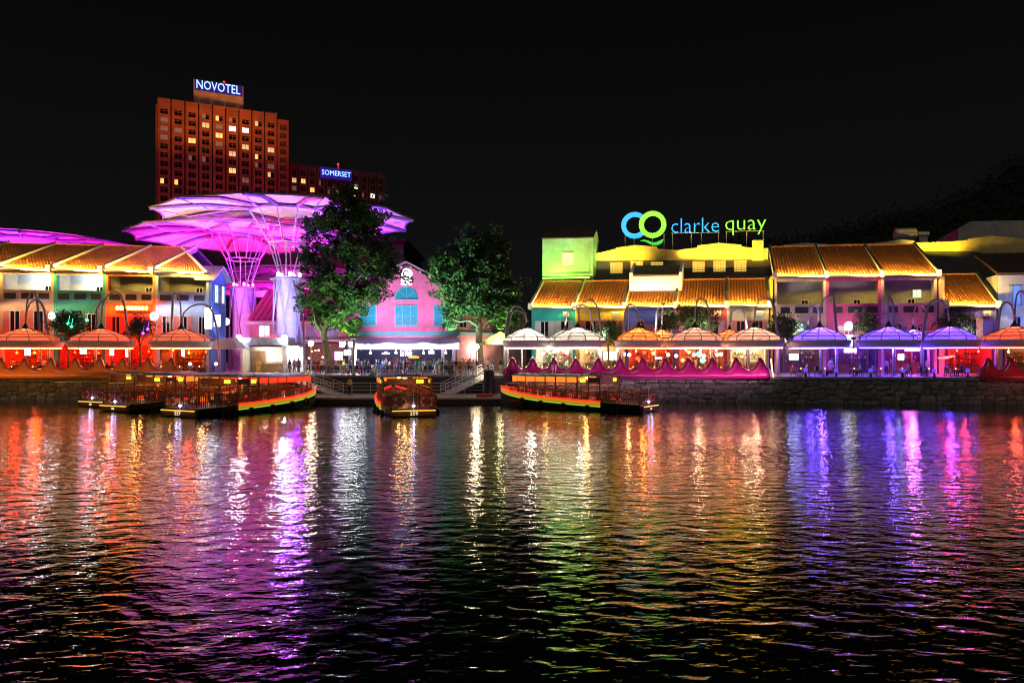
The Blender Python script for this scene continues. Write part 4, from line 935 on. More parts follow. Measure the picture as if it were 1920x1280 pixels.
# awning: sloping cloth with scalloped band
AWN = fabric('awning_cloth', (.55, .5, .72), .3); AWW = fabric('awning_white', (.85, .84, .9), .3)
b = MB(PK); vs = []; fs = []; n = 26
for i in range(n + 1):
    x = X(668) + (X(862) - X(668)) * i / n
    for j, (v, z) in enumerate(((-.1, Z(633)), (-1.4, Z(640)), (-2.6, Z(646)), (-2.65, Z(648.5)))): vs.append((x, v, z + (.05 * math.sin(i * 1.3) if j in (1, 2) else 0)))
for i in range(n):
    for j in range(3): q = i * 4 + j; fs.append((q, q + 1, q + 5, q + 4))
b.add(vs, fs); b.build('awning', AWN, tP)
b = MB(PK); vs = []; fs = []
for i in range(n + 1):
    x = X(668) + (X(864) - X(668)) * i / n; dip = .45 * abs(math.sin(math.pi * i / n * 3))
    vs += [(x, -2.68, Z(642) - dip * .6), (x, -2.72, Z(654))]
for i in range(n): q = 2 * i; fs.append((q, q + 1, q + 3, q + 2))
b.add(vs, fs); b.build('awning_valance', AWW, tP)
b = MB(PK); b.tube([(X(666), -.3, Z(632)), (X(864), -.3, Z(632))], .06, 6); b.tube([(X(666), -2.7, Z(654.5)), (X(864), -2.7, Z(654.5))], .05, 6); b.build('awning_rail', STEEL, tP)
strip_light('awning_light', PK(X(672), -3.6, Z(660)), PK(X(858), -3.6, Z(660)), (0, .45, 1), 950, (.7, .66, 1.0), tP, .08)
# emblem and neon words
b = MB(PK); b.box(X(752), X(772), -.12, -.01, Z(534), Z(523)); b.build('emblem_plate', glow('emblem_white', (.95, .85, 1.0), 3.2), tP)
EMBL = glow('emblem_glow', (.95, .8, 1.0), 2.0)
b = MB(); b.lathe([(.001, 0), (.85, 0), (.85, .05), (.001, .05)], 24); 
vs = [(X(762) + .95 * x, -.10 - z, Z(513.5) + .95 * y) for x, y, z in b.v]; c = MB(PK); c.add(vs, b.f); c.build('emblem_disc', EMBL, tP)
for r_, a0, a1 in ((.82, 50, 310), (.42, 60, 300)):
    b = MB(PK); b.tube([(X(763) + r_ * math.cos(math.radians(a0 + (a1 - a0) * k / 20)), -.25, Z(513.5) + r_ * math.sin(math.radians(a0 + (a1 - a0) * k / 20))) for k in range(21)], .09, 6); b.build('emblem_stroke', DARK, tP)
NEON = glow('neon_pinkwhite', (1.0, .75, 1.0), 7); NEONW = glow('neon_white', (.95, .93, 1.0), 3.5)
letters('Le Noir', PK(X(745), 2.9, Z(667)), (1, 0, 0), X(767) - X(745), .75, NEON, tP, .03, .006)
b = MB(PK); b.box(X(746), X(752), 2.9, 3.0, Z(656.5), Z(652)); b.box(X(753), X(758), 2.92, 3.0, Z(656), Z(652.5)); b.box(X(759), X(766), 2.9, 3.0, Z(656.5), Z(652)); b.build('sign_board', NEONW, tP)
for px, py, w in ((716, 660, 5), (716, 663, 15), (804, 655, 5), (804, 658.5, 11), (804, 662, 11)):
    b = MB(PK); b.box(X(px) - w * .0353, X(px) + w * .0353, 3.05, 3.1, Z(py) - .05, Z(py) + .07); b.build('sign_line', NEONW, tP)
for px in (693, 741, 793, 835):
    b = MB(PK); b.ball((X(px), .6, Z(661)), .17, 8, 6); b.tube([(X(px), .6, Z(661) + .15), (X(px), .6, Z(642))], .015, 4); b.build('pendant_lamp', BULB, tP, smooth=True)
b = MB(PK); b.lathe([(.05, 0), (.7, .02), (.75, .25), (.05, .4)], 16, (X(772), 2.2, Z(672))); b.build('bar_sign_disc', glow('amber_disc', (1.0, .4, .03), 1.3), tP)
point_light('bar_light', PK(X(757), 1.0, Z(647)), 150, (.55, .45, 1.0), tP, .3)
point_light('bar_light', PK(X(700), 1.0, Z(647)), 120, (.35, .3, 1.0), tP, .3)
spot_light('gable_light', PK(X(740), -9, Z(640)), PK(X(760), 0, Z(575)), 5600, (1.0, .6, .95), tP, 78)
# salmon wing turning the corner to the east
tQ = thing('corner_wing', 'salmon pink corner wing with mint cornice right behind the second tree', 'building', PK(X(875), 0, ZQ))
QF = Frame(98 + .6 * ((857 - 960) / F * 98), .0, 0, 857)
p0 = Vector(PK(X(857), 0, 0)); dq = Vector((.72, .69, 0)).normalized(); nq = Vector((-.69, .72, 0))
qf = lambda u, v, z: (p0.x + dq.x * u + nq.x * v * .3, p0.y + dq.y * u + nq.y * v, z)
SALM = wl('salmon', (.6, .28, .20))
b = MB(qf); b.box(0, 13, .02, 6, ZQ, Z(585)); b.build('wall', SALM, tQ)
b = MB(qf); b.box(-.1, 13.1, -.25, .018, Z(629), Z(622)); b.build('cornice', wl('mint_trim', (.35, .55, .42)), tQ)
window(qf, tQ, 2.3, 3.9, Z(616), Z(600), .02, mat('mint_frame', (.35, .6, .45), .5), mat('mint_pane', (.15, .4, .3), .5), 2, 1)
window(qf, tQ, .4, 1.7, Z(614), Z(596), .02, SHUT, GLASSD, 2, 1)
window(qf, tQ, 2.4, 4.2, ZQ + .1, ZQ + 2.9, .02, mat('rose_door', (.5, .2, .25), .6), mat('rose_door_panel', (.5, .2, .25), .6), 2, 1, name='door', sill=False)
b = MB(qf); b.ball((3.3, -.35, ZQ + 3.0), .16, 8, 6); b.tube([(3.3, -.3, ZQ + 3.0), (3.3, .02, ZQ + 3.0)], .03, 4); b.build('wall_lamp', glow('bulb_door', (1.0, .8, 1.0), 60), tQ)
point_light('wall_light', qf(3.3, -1.2, ZQ + 2.8), 420, (1.0, .75, .85), tQ, .15)
spot_light('cornice_light', qf(5, -5, ZQ + .6), qf(4, 0, 8), 900, (1.0, .7, .5), tQ, 90)
# low rose wing running back to the west
tWg = thing('street_wing', 'long rose wing with crimson roof behind the truss columns', 'building', PK(X(540), 8, ZQ))
b = MB(); b.box(ax(478, 108), ax(652, 100), 106, 125, ZQ, 9.6); b.build('wall', wl('rosered', (.55, .2, .26)), tWg)
wf = lambda u, v, z: (u, v, z)
roof_tiles(wf, ax(476, 108), ax(654, 100), 105.2, 9.5, 114, 14.7, pitch=.8).build('roof_tiles', [mat('crimson_roof', (.24, .04, .06), .8, var=.3), mat('crimson_shaded_channels', (.09, .02, .03), .85)], tWg)['kind'] = 'stuff'  # channel colour carries painted shade so the ribs stand out
b = MB(); b.box(ax(476, 108), ax(653, 100), 105.0, 105.99, 6.4, 6.9); b.box(ax(476, 108), ax(653, 100), 104.9, 105.2, 9.0, 9.38); b.build('cornice', wl('paleband', (.6, .5, .42)), tWg)
for px in (496, 560, 583, 625):
    u = ax(px, 106); window(wf, tWg, u - .8, u + .8, 7.2, 8.9, 106, SHUT, glow('lit_pane_cool', (.55, .8, 1.0), 1.6, False) if px == 496 else mat('pane_lilac', (.25, .28, .45), .4), 2, 2)
spot_light('wing_light', (ax(470, 98), 98, 4), (ax(510, 106), 106, 9), 2200, (1.0, .22, .5), tWg, 85)
spot_light('wing_light', (ax(600, 98), 99, 4), (ax(600, 106), 106, 8), 1600, (1.0, .35, .55), tWg, 85)
# open dining hall at its foot
b = MB(); b.box(ax(555, 105), ax(648, 100), 104.4, 104.6, ZQ, 6.3); b.build('shop_back', mat('dark_brown', (.10, .055, .03), .7, var=.4), tWg)
for k in range(9):
    px = 563 + k * 7 + random.uniform(-2, 2); b = MB(); b.ball((ax(px, 103.5), 103.6, az(random.uniform(656, 672), 103.5)), random.uniform(.08, .16), 8, 5); b.build('pendant_lamp', BULB, tWg)
# ------------------------------------------------------------------ wooded hill behind
def make_hill():
    r = random.Random(8); b = MB(); N, M = 60, 14; vs = []; fs = []
    def ridge(x): return min(53 + .0022 * max(0, x - 100) ** 2, 92) - .7 * max(0, 100 - x) + 1.5 * math.sin(x * .09) + 1.2 * math.sin(x * .23 + 1)
    for i in range(N + 1):
        x = 70 + 260 * i / N
        for j in range(M + 1):
            t = j / M; vs.append((x, 235 + 120 * t, ZQ + (ridge(x) - ZQ) * math.sin(math.pi * min(1, t * 1.2) / 2) * (1 if t < .83 else 1 - (t - .83))))
    for i in range(N):
        for j in range(M): q = i * (M + 1) + j; fs.append((q, q + M + 1, q + M + 2, q + 1))
    b.add(vs, fs); o = b.build('hill', mat('hill_soil', (.015, .018, .012), .95), smooth=True); o['kind'] = 'structure'
    c = MB()
    for k in range(700):
        x = r.uniform(75, 300); t = r.uniform(.3, .85); y = 235 + 120 * t; z = ZQ + (ridge(x) - ZQ) * math.sin(math.pi * min(1, t * 1.2) / 2)
        s = r.uniform(2.0, 4.2)
        for q in range(12):
            p = Vector((x + r.gauss(0, s), y + r.gauss(0, s), z + abs(r.gauss(0, s * .8)))); a = Vector((r.gauss(0, 1), r.gauss(0, 1), r.gauss(0, 1))).normalized() * r.uniform(.6, 1.3); d = a.orthogonal().normalized() * r.uniform(.5, 1.1)
            c.quad(p - a, p + d, p + a, p - d)
    o = c.build('hill_forest', mat('dark_foliage', (.02, .035, .015), .9)); o['kind'] = 'stuff'; o['label'] = 'black wooded hillside rising behind the warehouses'
make_hill()

# ------------------------------------------------------------------ trees
LEAF = mat('tree_leaf', (.05, .11, .025), .55, var=.45, scale=1.2, spec=.3)
LEAFD = mat('tree_leaf_dark', (.03, .075, .025), .55, var=.4, scale=1.2, spec=.3)
BARK = mat('bark', (.16, .12, .09), .9, var=.35, scale=4, bump=.5)
def leaf_cloud(b, c, rad, n, size, r, mi=0):
    for _ in range(n):
        while True:
            p = Vector((r.uniform(-1, 1), r.uniform(-1, 1), r.uniform(-1, 1)))
            if .25 < p.length < 1: break
        p = Vector(c) + Vector((p.x * rad[0], p.y * rad[1], p.z * rad[2]))
        a = Vector((r.gauss(0, 1), r.gauss(0, 1), r.gauss(-.3, .6))).normalized() * size * r.uniform(.5, 1.7); d = a.cross(Vector((r.gauss(0, 1), r.gauss(0, 1), r.gauss(0, 1)))).normalized() * size * r.uniform(.3, .55)
        b.quad(p - a, p + d, p + a, p - d, mi)
def tree(label, px, Y, trunk_pts, limbs, clumps, per, size, seed, group, name='rain_tree', dens=33, tr=.5):
    r = random.Random(seed); base = Vector((ax(px, Y), Y, ZQ)); T = thing(name, label, 'tree', base, group=group)
    b = MB(); pts = [at(x, y, Y + d) for x, y, d in trunk_pts]; n = len(pts)
    b.tube(pts, [tr * (1 - .55 * i / (n - 1)) for i in range(n)], 9); b.build('trunk', BARK, T, smooth=True)
    b = MB()
    for L in limbs:
        q = [at(x, y, Y + d) for x, y, d in L]; m = len(q); b.tube(q, [tr * .42 * (1 - .75 * i / (m - 1)) for i in range(m)], 6)
    b.build('limbs', BARK, T, smooth=True)
    c = MB()
    for (x, y, d, rx, rz) in clumps:
        k = Y / F; ctr = at(x, y, Y + d)
        # a clump is several sprays, so that gaps stay open between them
        m = max(6, int(rx * rz / dens))
        for _ in range(m):
            gz = lambda s_: max(-1.05, min(1.05, r.gauss(0, s_))); o_ = Vector((gz(.60) * rx * k, gz(.6) * rx * k, gz(.56) * rz * k)); s = r.uniform(.5, 1.0)
            leaf_cloud(c, ctr + o_, (s * 1.15, s * 1.15, s * .75), per, size, r, r.randrange(2))
    c.build('crown', [LEAF, LEAFD], T)
    return T
TG = 'plaza trees'
tree('tall rain tree by the globe lamp, covering the violet canopy', 615, 88,
     [(618, 692, 0), (616, 670, 0), (612, 650, 0), (607, 628, 0), (612, 605, 0), (628, 570, 1), (650, 520, 1), (665, 460, 1)],
     [[(608, 632, 0), (592, 606, -.5), (585, 570, -1)], [(612, 605, 0), (640, 560, -1), (690, 500, -1), (730, 460, -1)], [(640, 540, 1), (600, 470, 1), (585, 430, 1)], [(655, 500, 1), (700, 430, 1), (690, 380, 1)], [(650, 520, 1), (660, 430, 0), (650, 380, 0)]],
     [(655, 378, 0, 34, 24), (684, 396, 1, 30, 26), (620, 415, 0, 32, 26), (590, 432, 1, 28, 26), (660, 430, 0, 40, 34), (698, 434, 0, 28, 26), (724, 474, 0, 22, 26), (696, 484, 0, 34, 30), (640, 480, 1, 34, 30), (600, 525, 0, 34, 34), (640, 545, 0, 40, 34), (690, 535, 0, 36, 28), (738, 508, 1, 20, 22), (590, 575, 0, 28, 28), (625, 590, 0, 30, 26), (655, 575, -1, 32, 26), (665, 610, -1, 18, 18), (575, 480, 1, 16, 20)], 60, .23, 31, TG)
tree('broad rain tree beside the rose hall, next to the black sky', 900, 87,
     [(902, 694, 0), (900, 670, 0), (898, 640, 0), (898, 612, 0), (896, 580, 0), (893, 530, 0), (890, 480, 0)],
     [[(898, 612, 0), (880, 600, -1), (862, 603, -1), (845, 598, -1)], [(898, 620, 0), (925, 590, 0), (950, 560, 0)], [(896, 580, 0), (860, 530, 0), (835, 500, 0)], [(894, 550, 0), (930, 500, 1), (945, 470, 1)]],
     [(895, 445, 0, 32, 24), (870, 470, 0, 34, 28), (915, 475, 0, 32, 28), (840, 490, 0, 26, 26), (825, 505, 0, 20, 20), (880, 510, 0, 38, 30), (925, 515, 0, 30, 28), (850, 535, 0, 34, 28), (900, 550, 0, 36, 28), (945, 555, 0, 34, 24), (965, 545, 0, 18, 18), (860, 570, 0, 26, 22), (920, 585, 0, 34, 24), (955, 585, 0, 22, 20), (842, 595, 0, 14, 18), (940, 470, 1, 20, 24)], 60, .23, 32, TG)
tree('slim garden tree behind the white-lit canopy at the teal house', 940, 95, [(940, 690, 0), (942, 640, 0), (938, 600, 0), (940, 575, 0)], [[(940, 630, 0), (955, 600, 0), (962, 585, 0)], [(940, 640, 0), (925, 610, 0)]],
     [(945, 590, 0, 28, 20), (930, 610, 0, 22, 18), (962, 600, 0, 18, 20), (950, 625, 1, 18, 14)], 30, .18, 33, TG, 'garden_tree', 30, .16)
small = [(128, 605, 84.5, 34, 26, 'round green tree glittering between the first two orange canopies'), (262, 612, 84.5, 24, 20, 'small dark tree with violet lights between the second and third orange canopies'),
         (1140, 622, 86, 28, 22, 'low bushy tree before the mustard house'), (1305, 598, 88, 44, 24, 'wide bushy tree before the maroon house'), (1470, 612, 86, 28, 26, 'dark leafy tree before the cream tall house'),
         (1625, 606, 86, 18, 26, 'feathery dark tree before the raspberry house'), (1790, 604, 86, 30, 24, 'dark spreading tree before the violet blue house'), (1250, 600, 90, 14, 16, 'thin tree crown touching the cobalt house windows')]
for i, (px, py, Y, rx, rz, lab) in enumerate(small):
    tree(lab, px, Y, [(px, 694, 0), (px + 1, 660, 0), (px - 1, 640, 0), (px, py, 0)], [[(px, 645, 0), (px - rx * .6, py + 4, .5)], [(px, 650, 0), (px + rx * .6, py + 2, -.5)]],
         [(px, py, 0, rx * .7, rz * .7), (px - rx * .5, py + 4, .6, rx * .5, rz * .55), (px + rx * .5, py + 2, -.4, rx * .5, rz * .55), (px, py - rz * .5, .3, rx * .5, rz * .4), (px + 4, py + rz * .6, 0, rx * .5, rz * .4)], 42, .15, 50 + i, 'promenade trees', 'garden_tree', 18, .15)
# green and violet bulbs strung in the first two
for px, py, Y, m in ((134, 612, 83.2, glow('bulb_green', (.05, 1, .5), 5)), (128, 607, 83.3, glow('bulb_green', (.05, 1, .5), 5)), (163, 600, 83.6, glow('bulb_green', (.05, 1, .5), 5)), (268, 625, 83.3, glow('bulb_violet', (.3, .05, 1), 6)), (277, 617, 83.4, glow('bulb_violet', (.3, .05, 1), 6))):
    b = MB(); p = at(px, py, Y); b.lathe([(.02, -.16), (.13, -.08), (.17, .03), (.10, .14), (.03, .17)], 8, p); b.tube([p + Vector((0, 0, .16)), p + Vector((.02, .25, .9))], .012, 4)
    o = b.build('tree_bulb', m); tag(o, {134: 'lower green bulb at the middle of the round tree', 128: 'upper green bulb at the middle of the round tree', 163: 'green bulb at the outer edge of the round tree', 268: 'lower violet bulb in the small dark tree', 277: 'upper violet bulb in the small dark tree'}[px], 'bulb', 'coloured bulbs hung in trees')

# ------------------------------------------------------------------ lily-pad canopies
BRIM = mat('canopy_brim', (.52, .5, .54), .55, var=.12); RIBM = mat('canopy_rib', (.10, .09, .11), .5, .3)
HOOP = mat('canopy_hoop', (.42, .41, .47), .45, .4, var=.1)
_umesh = {}
def umbrella_mesh(col):
    if col in _umesh: return _umesh[col]
    fm = fabric('dome_fabric', (.66, .62, .60), .72); n = 10; R = 1.0; da = 2 * math.pi / n
    prof = [(.88, 1.30), (.835, 1.54), (.62, 1.73), (.36, 1.91), (.12, 2.06)]
    out = []
    for i in range(4):
        (r0, z0), (r1, z1) = prof[i], prof[i + 1]; b = MB(); vs = []; fs = []; N = 4
        for t in (0, .5, 1):
            for j in range(N + 1):
                a = -da / 2 * .96 + da * .96 * j / N; r = (r0 + (r1 - r0) * t) * math.cos(da / 2) / math.cos(a); sag = 4 * (j / N) * (1 - j / N)
                vs.append((r * math.cos(a), r * math.sin(a), (z0 + (z1 - z0) * t) - .03 * sag * (1 - t)))
        for q in range(2):
            for j in range(N): k = q * (N + 1) + j; fs.append((k, k + 1, k + N + 2, k + N + 1))
        b.add(vs, fs); out.append(b.mesh('dome_panel', fm, True))
    _umesh[col] = (out, prof); return _umesh[col]
LC = {'west': ((1.0, .20, .045), 1.25), 'white': ((1.0, .88, .70), 1.0), 'orange': ((1.0, .20, .03), 1.3), 'blue': ((.14, .06, 1.0), 2.3), 'red': ((1.0, .10, .03), 1.1), 'peach': ((1.0, .40, .24), 1.0)}
def canopy_lamp(label, px, Y, R, col, hoops, group, brimz=2.75, power=120, sc=1.0):
    base = Vector((ax(px, Y), Y, ZQ)); T = thing('lilypad_canopy', label, 'canopy', base, group=group); ro = (px * .37) % .6; power *= .75 + .5 * ((px * 7) % 10) / 10
    pan, prof = umbrella_mesh(col); S = R; zb = brimz + .92
    SZ = 1.85 * sc; zf = zb - 1.30 * SZ
    for k in range(10):
        for m in pan:
            o = link('dome_panel', m, T, rotz=ro + 2 * math.pi * (k + .5) / 10, loc=(0, 0, zf)); o.scale = (S, S, SZ)
    b = MB()
    for k in range(10):
        a = ro + 2 * math.pi * k / 10; b.tube([(r * S * math.cos(a), r * S * math.sin(a), zf + z * SZ + .03) for r, z in prof], .045, 4)
    for r, z in prof[1:4]: b.tube([(r * S * math.cos(2 * math.pi * k / 24), r * S * math.sin(2 * math.pi * k / 24), zf + z * SZ + .02) for k in range(24)], .028, 4, True)
    b.build('ribs', RIBM, T, world=False)
    zt = zf + prof[-1][1] * SZ
    b = MB(); b.lathe([(.16 * S, zt - .02), (.10 * S, zt + .14), (.045 * S, zt + .45), (.015, zt + .8)], 12); b.build('cap', DARK, T, world=False)
    b = MB(); b.lathe([(.89 * S, zb - .72), (.93 * S, zb - .5), (.985 * S, zb - .02), (.96 * S, zb + .05), (.87 * S, zb - .03)], 28); b.build('brim', BRIM, T, smooth=True, world=False)
    c, k = LC[col]
    b = MB(); b.lathe([(.875 * S, zb - .78), (.895 * S, zb - .78), (.895 * S, zb - .73), (.875 * S, zb - .73)], 28); b.build('brim_led', glow('brim_led_' + col, c, 22.0), T, world=False)
    b = MB(); b.ball((0, 0, zb + .3), .16, 8, 6); b.tube([(0, 0, zb + .4), (0, 0, zt)], .02, 4); b.build('lamp', glow('canopy_bulb_' + col, c, 14), T, world=False)
    point_light('canopy_light', base + Vector((0, 0, zb + .35)), power * k * (6.5 if px > 900 else 3.9), c, T, .22)
    point_light('table_light', base + Vector((.5, .4, zb - 1.0)), power * 1.4 * k, (c if px > 900 else (1.0, .03, .005)), T, .15)
    for (fx, fy, apx, apz, thin) in hoops:
        # leg rises from the ground at (fx, fy), arches over at apx and drops to the cap
        pts = [(fx, fy, 0), (fx * .98, fy, 2.2), (fx * .9 + apx * .1, fy * .8, 4.6)]
        for t in (.15, .3, .42, .5, .58, .7, .85):
            a = math.pi * t; ex = fx * .86
            x = apx + (ex - apx) * max(0, math.cos(a)) + (0 - apx) * max(0, -math.cos(a)); pts.append((x, fy * .7 * (1 - t), 5.4 + (apz - 5.4) * math.sin(a) ** .62))
        pts += [(0, 0, zt + .5)]
        n = len(pts); b = MB(); b.tube(pts, [.15 - .075 * i / (n - 1) if not thin else .09 - .03 * i / (n - 1) for i in range(n)], 7); b.build('hoop', HOOP, T, smooth=True, world=False)
        s = 1 if fx > 0 else -1
        b = MB(); b.tube([(fx * .95, fy * .9, 3.9), (.45 * S * s, 0, zt - .35)], .035, 4); b.tube([(fx * .95, fy * .9, 3.9), (.9 * S * s, fy + .6, zb)], .035, 4); b.build('stay', STEEL, T, world=False)
    return T
UG1, UG2, UG3 = 'orange-lit canopies over the orange deck', 'canopies over the magenta deck', 'violet-lit canopies over the terrace'
def hp(px, Y, foot, apex, apy): return ((foot - px) / F * Y, .4, (apex - px) / F * Y, az(apy, Y) - ZQ, False)
YU = 80.6
UMB = []
for (px, Y, R, col, lab, g, hs, pw) in [
    (48, 82.5, 3.9, 'west', 'orange-lit canopy under the mauve parapet, first of the orange three', UG1, [(72, 62, 545), (88, 66, 562)], 130),
    (190, 83.0, 3.6, 'west', 'orange-lit canopy under the glowing orange sign', UG1, [(240, 215, 547), (175, 197, 562)], 130),
    (340, 83.6, 3.5, 'west', 'orange-lit canopy beside the blue gable wall', UG1, [(410, 378, 570), (318, 326, 549)], 130),
    (988, 80.5, 2.75, 'white', 'white-lit canopy with twin tall hoops at the deck corner by the gangway', UG2, [(946, 966, 574), (950, 968, 582)], 150),
    (1083, 79.8, 3.35, 'white', 'broad white-lit canopy before the mustard house', UG2, [(1131, 1104, 562), ], 150),
    (1198, 79.5, 2.7, 'orange', 'orange-lit canopy before the cobalt house, front one', UG2, [(1168, 1182, 570)], 130),
    (1303, 79.0, 3.2, 'peach', 'peach-lit canopy before the maroon house', UG2, [(1336, 1313, 559)], 130),
    (1414, 78.4, 3.2, 'peach', 'peach-lit canopy at the end of the magenta deck', UG2, [(1462, 1436, 558)], 130),
    (1241, 86.5, 2.6, 'orange', 'deep orange canopy standing back between the cobalt and maroon houses', UG2, [(1228, 1248, 568)], 130),
    (1368, 86.0, 2.6, 'orange', 'small canopy standing back before the olive house', UG2, [(1405, 1390, 576)], 70),
    (1060, 87.0, 2.5, 'white', 'white canopy hidden behind the broad white one', UG2, [(1118, 1092, 571)], 60),
    (1537, 77.5, 3.1, 'blue', 'violet-lit canopy before the cream tall house', UG3, [(1572, 1560, 553)], 150),
    (1666, 77.0, 3.1, 'blue', 'violet-lit canopy before the raspberry house', UG3, [(1680, 1664, 553)], 150),
    (1780, 76.4, 2.9, 'blue', 'violet-lit canopy before the golden roofed low house', UG3, [(1732, 1756, 562)], 150),
    (1712, 85.0, 2.4, 'blue', 'small violet canopy standing back between two larger ones', UG3, [(1745, 1726, 570)], 80),
    (1515, 86.0, 2.4, 'blue', 'small violet canopy at the back beside the blue arched window', UG3, [(1542, 1528, 572)], 60),
    (1902, 76.0, 3.3, 'red', 'red and orange lit canopy at the red deck', None, [(1872, 1890, 566), (1935, 1916, 545)], 150)]:
    UMB.append((px, Y, R, canopy_lamp(lab, px, Y, R, col, [hp(px, Y, *h) for h in hs], g, power=pw)))
# added flood lamps on posts, made up to brighten the house fronts
def wash(px, py, Y, tx, ty, tY, pw, col, T): spot_light('facade_fill', at(px, py, Y), at(tx, ty, tY), pw, col, T, 100, .9, .2)
for i, (px, tpx) in enumerate(((1040, 1040), (1130, 1130), (1225, 1220), (1310, 1315), (1400, 1400))):
    T = UMB[[3, 4, 5, 6, 7][i]][3]
    b = MB(); p = at(px, 632, 84.5); b.box(p.x - .2, p.x + .2, p.y - .15, p.y + .15, p.z - .15, p.z + .15); b.tube([p - Vector((0, 0, .15)), Vector((p.x, p.y, ZQ))], .05, 5); b.build('added_wash_lamp', DARK, T)
    wash(px, 631, 84.9, tpx, 585, 93, 1500, (1.0, .93, .85), T)
for i, (px, tpx, c) in enumerate(((1500, 1500, (1.0, .8, .62)), (1600, 1600, (1.0, .62, .62)), (1700, 1700, (.9, .75, .9)), (1810, 1810, (.55, .5, 1.0)))):
    T = UMB[[11, 12, 13, 13][i]][3]
    b = MB(); p = at(px, 634, 84.0); b.box(p.x - .2, p.x + .2, p.y - .15, p.y + .15, p.z - .15, p.z + .15); b.tube([p - Vector((0, 0, .15)), Vector((p.x, p.y, ZQ))], .05, 5); b.build('added_wash_lamp', DARK, T)
    wash(px, 633, 84.4, tpx, 560, 90, 1500, c, T)

# ------------------------------------------------------------------ lily-pad decks with humped parapets
def deck(label, x0, x1, fq, colm, humps, Y_in, washc, washp, over=0.0):
    fy = lambda x: fq(x) - over
    T = thing('river_deck', label, 'deck', ((x0 + x1) / 2, fy((x0 + x1) / 2) - .4, ZQ - .3))
    n = int((x1 - x0) / .12); zb = ZQ - .2; b = MB(); vs = []; fs = []; K = 9
    pk = [h for h in humps]
    for i in range(n + 1):
        x = x0 + (x1 - x0) * i / n; y = fy(x) - .55
        d = min(abs(x - h) for h in pk)
        hmp = math.exp(-(d / .40) ** 2.6) * .62 + math.exp(-(d / .66) ** 2) * .38
        zt = zb + .92 + 1.22 * hmp
        e = min(1.0, (x - x0) / .5, (x1 - x) / .5); e = math.sqrt(max(0, 1 - (1 - e) ** 2)); inn = (1 - e) * .5
        lean = .22 * hmp
        prof = [(y + .60, zb), (y + .02, zb), (y - .10, zb + .16), (y - .14, zb + .42), (y - .06 + lean * .3, zb + (zt - zb) * .68), (y + .02 + lean * .8, zt - .07), (y + .12 + lean, zt), (y + .24 + lean, zt - .07), (y + .34, zb + .5)]
        for (yy, zz) in prof: vs.append((x, yy + inn, zz))
    for i in range(n):
        for j in range(K - 1): q = i * K + j; fs.append((q, q + 1, q + K + 1, q + K))
    fs.append(tuple(range(K))); fs.append(tuple(n * K + j for j in range(K - 1, -1, -1)))
    b.add(vs, [tuple(reversed(f)) for f in fs]); b.build('parapet', colm, T, smooth=True)
    b = MB(); ya, yb = fy(x0) - .1, fy(x1) - .1
    b.add([(x0, ya, ZQ + .12), (x1, yb, ZQ + .12), (x1, yb + Y_in, ZQ + .12), (x0, ya + Y_in, ZQ + .12), (x0, ya, ZQ + .03), (x1, yb, ZQ + .03), (x1, yb + Y_in, ZQ + .03), (x0, ya + Y_in, ZQ + .03)], [(0,1,2,3),(4,7,6,5),(0,4,5,1),(2,6,7,3),(1,5,6,2),(3,7,4,0)])
    b.build('floor', mat('deck_boards', (.2, .13, .08), .6, var=.3), T)
    for h0, h1 in zip(pk[:-1], pk[1:]):
        b = MB()
        for k in range(4):
            z = zb + .98 + .2 * k; b.tube([(h0 + .35, fy(h0) - .32, z), (h1 - .35, fy(h1) - .32, z)], .022, 4)
        b.build('rail', mat('rail_dark', (.10, .08, .07), .4, .6), T)
    # strip lamps and their arms, added below the lip to light the parapet
    la, lb = Vector((x0 + .5, fy(x0) - 2.6, zb - .3)), Vector((x1 - .5, fy(x1) - 2.6, zb - .3))
    b = MB(); m = max(2, int((x1 - x0) / 5))
    for k in range(m + 1):
        p = la.lerp(lb, k / m); b.tube([p, p + Vector((0, 2.5, .1))], .03, 4)
    b.tube([la - Vector((0, 0, .06)), lb - Vector((0, 0, .06))], .035, 5); b.build('added_lamp_arm', DARK, T)
    strip_light('parapet_fill', la, lb, (0, 1, .55), washp * (x1 - x0), washc, T, .06)
    return T
GLOSSM = mat('magenta_lacquer', (.50, .012, .20), .28, var=.06, coat=.5); GLOSSO = mat('orange_lacquer', (.58, .16, .02), .35, var=.08, coat=.3); GLOSSR = mat('red_lacquer', (.5, .03, .07), .3, var=.08, coat=.4)
ydk = lambda x: yr(x)
hx = lambda px, f: (lambda k: k * f(0) / (1 - k * (f(1) - f(0))))((px - 960) / F)     # where a photo column meets the quay line
mh = [hx(p, yr) for p in (961, 999, 1038, 1079, 1121, 1162, 1204, 1247, 1290, 1334, 1379, 1424)]
dM = deck('glossy magenta river deck with humped parapet and dark rails', mh[0] - .9, mh[-1] + 1.0, yr, GLOSSM, mh, 6, (1.0, .5, .75), 9)
oh = [hx(p, yl) for p in (-60, -18, 25, 68, 116, 161, 205, 248, 294, 336)]
dO = deck('orange river deck with humped parapet below the veranda shophouses', oh[0] - .9, oh[-1] + .9, yl, GLOSSO, oh, 8, (1.0, .45, .12), 9, 1.6)  # overhang deepened to throw shade on the stone wall below
rh = [hx(p, yr) for p in (1850, 1890, 1930, 1970)]
dR = deck('red river deck with humped parapet at the end of the terrace', rh[0] - .7, rh[-1] + .9, yr, GLOSSR, rh, 6, (1.0, .25, .2), 5)
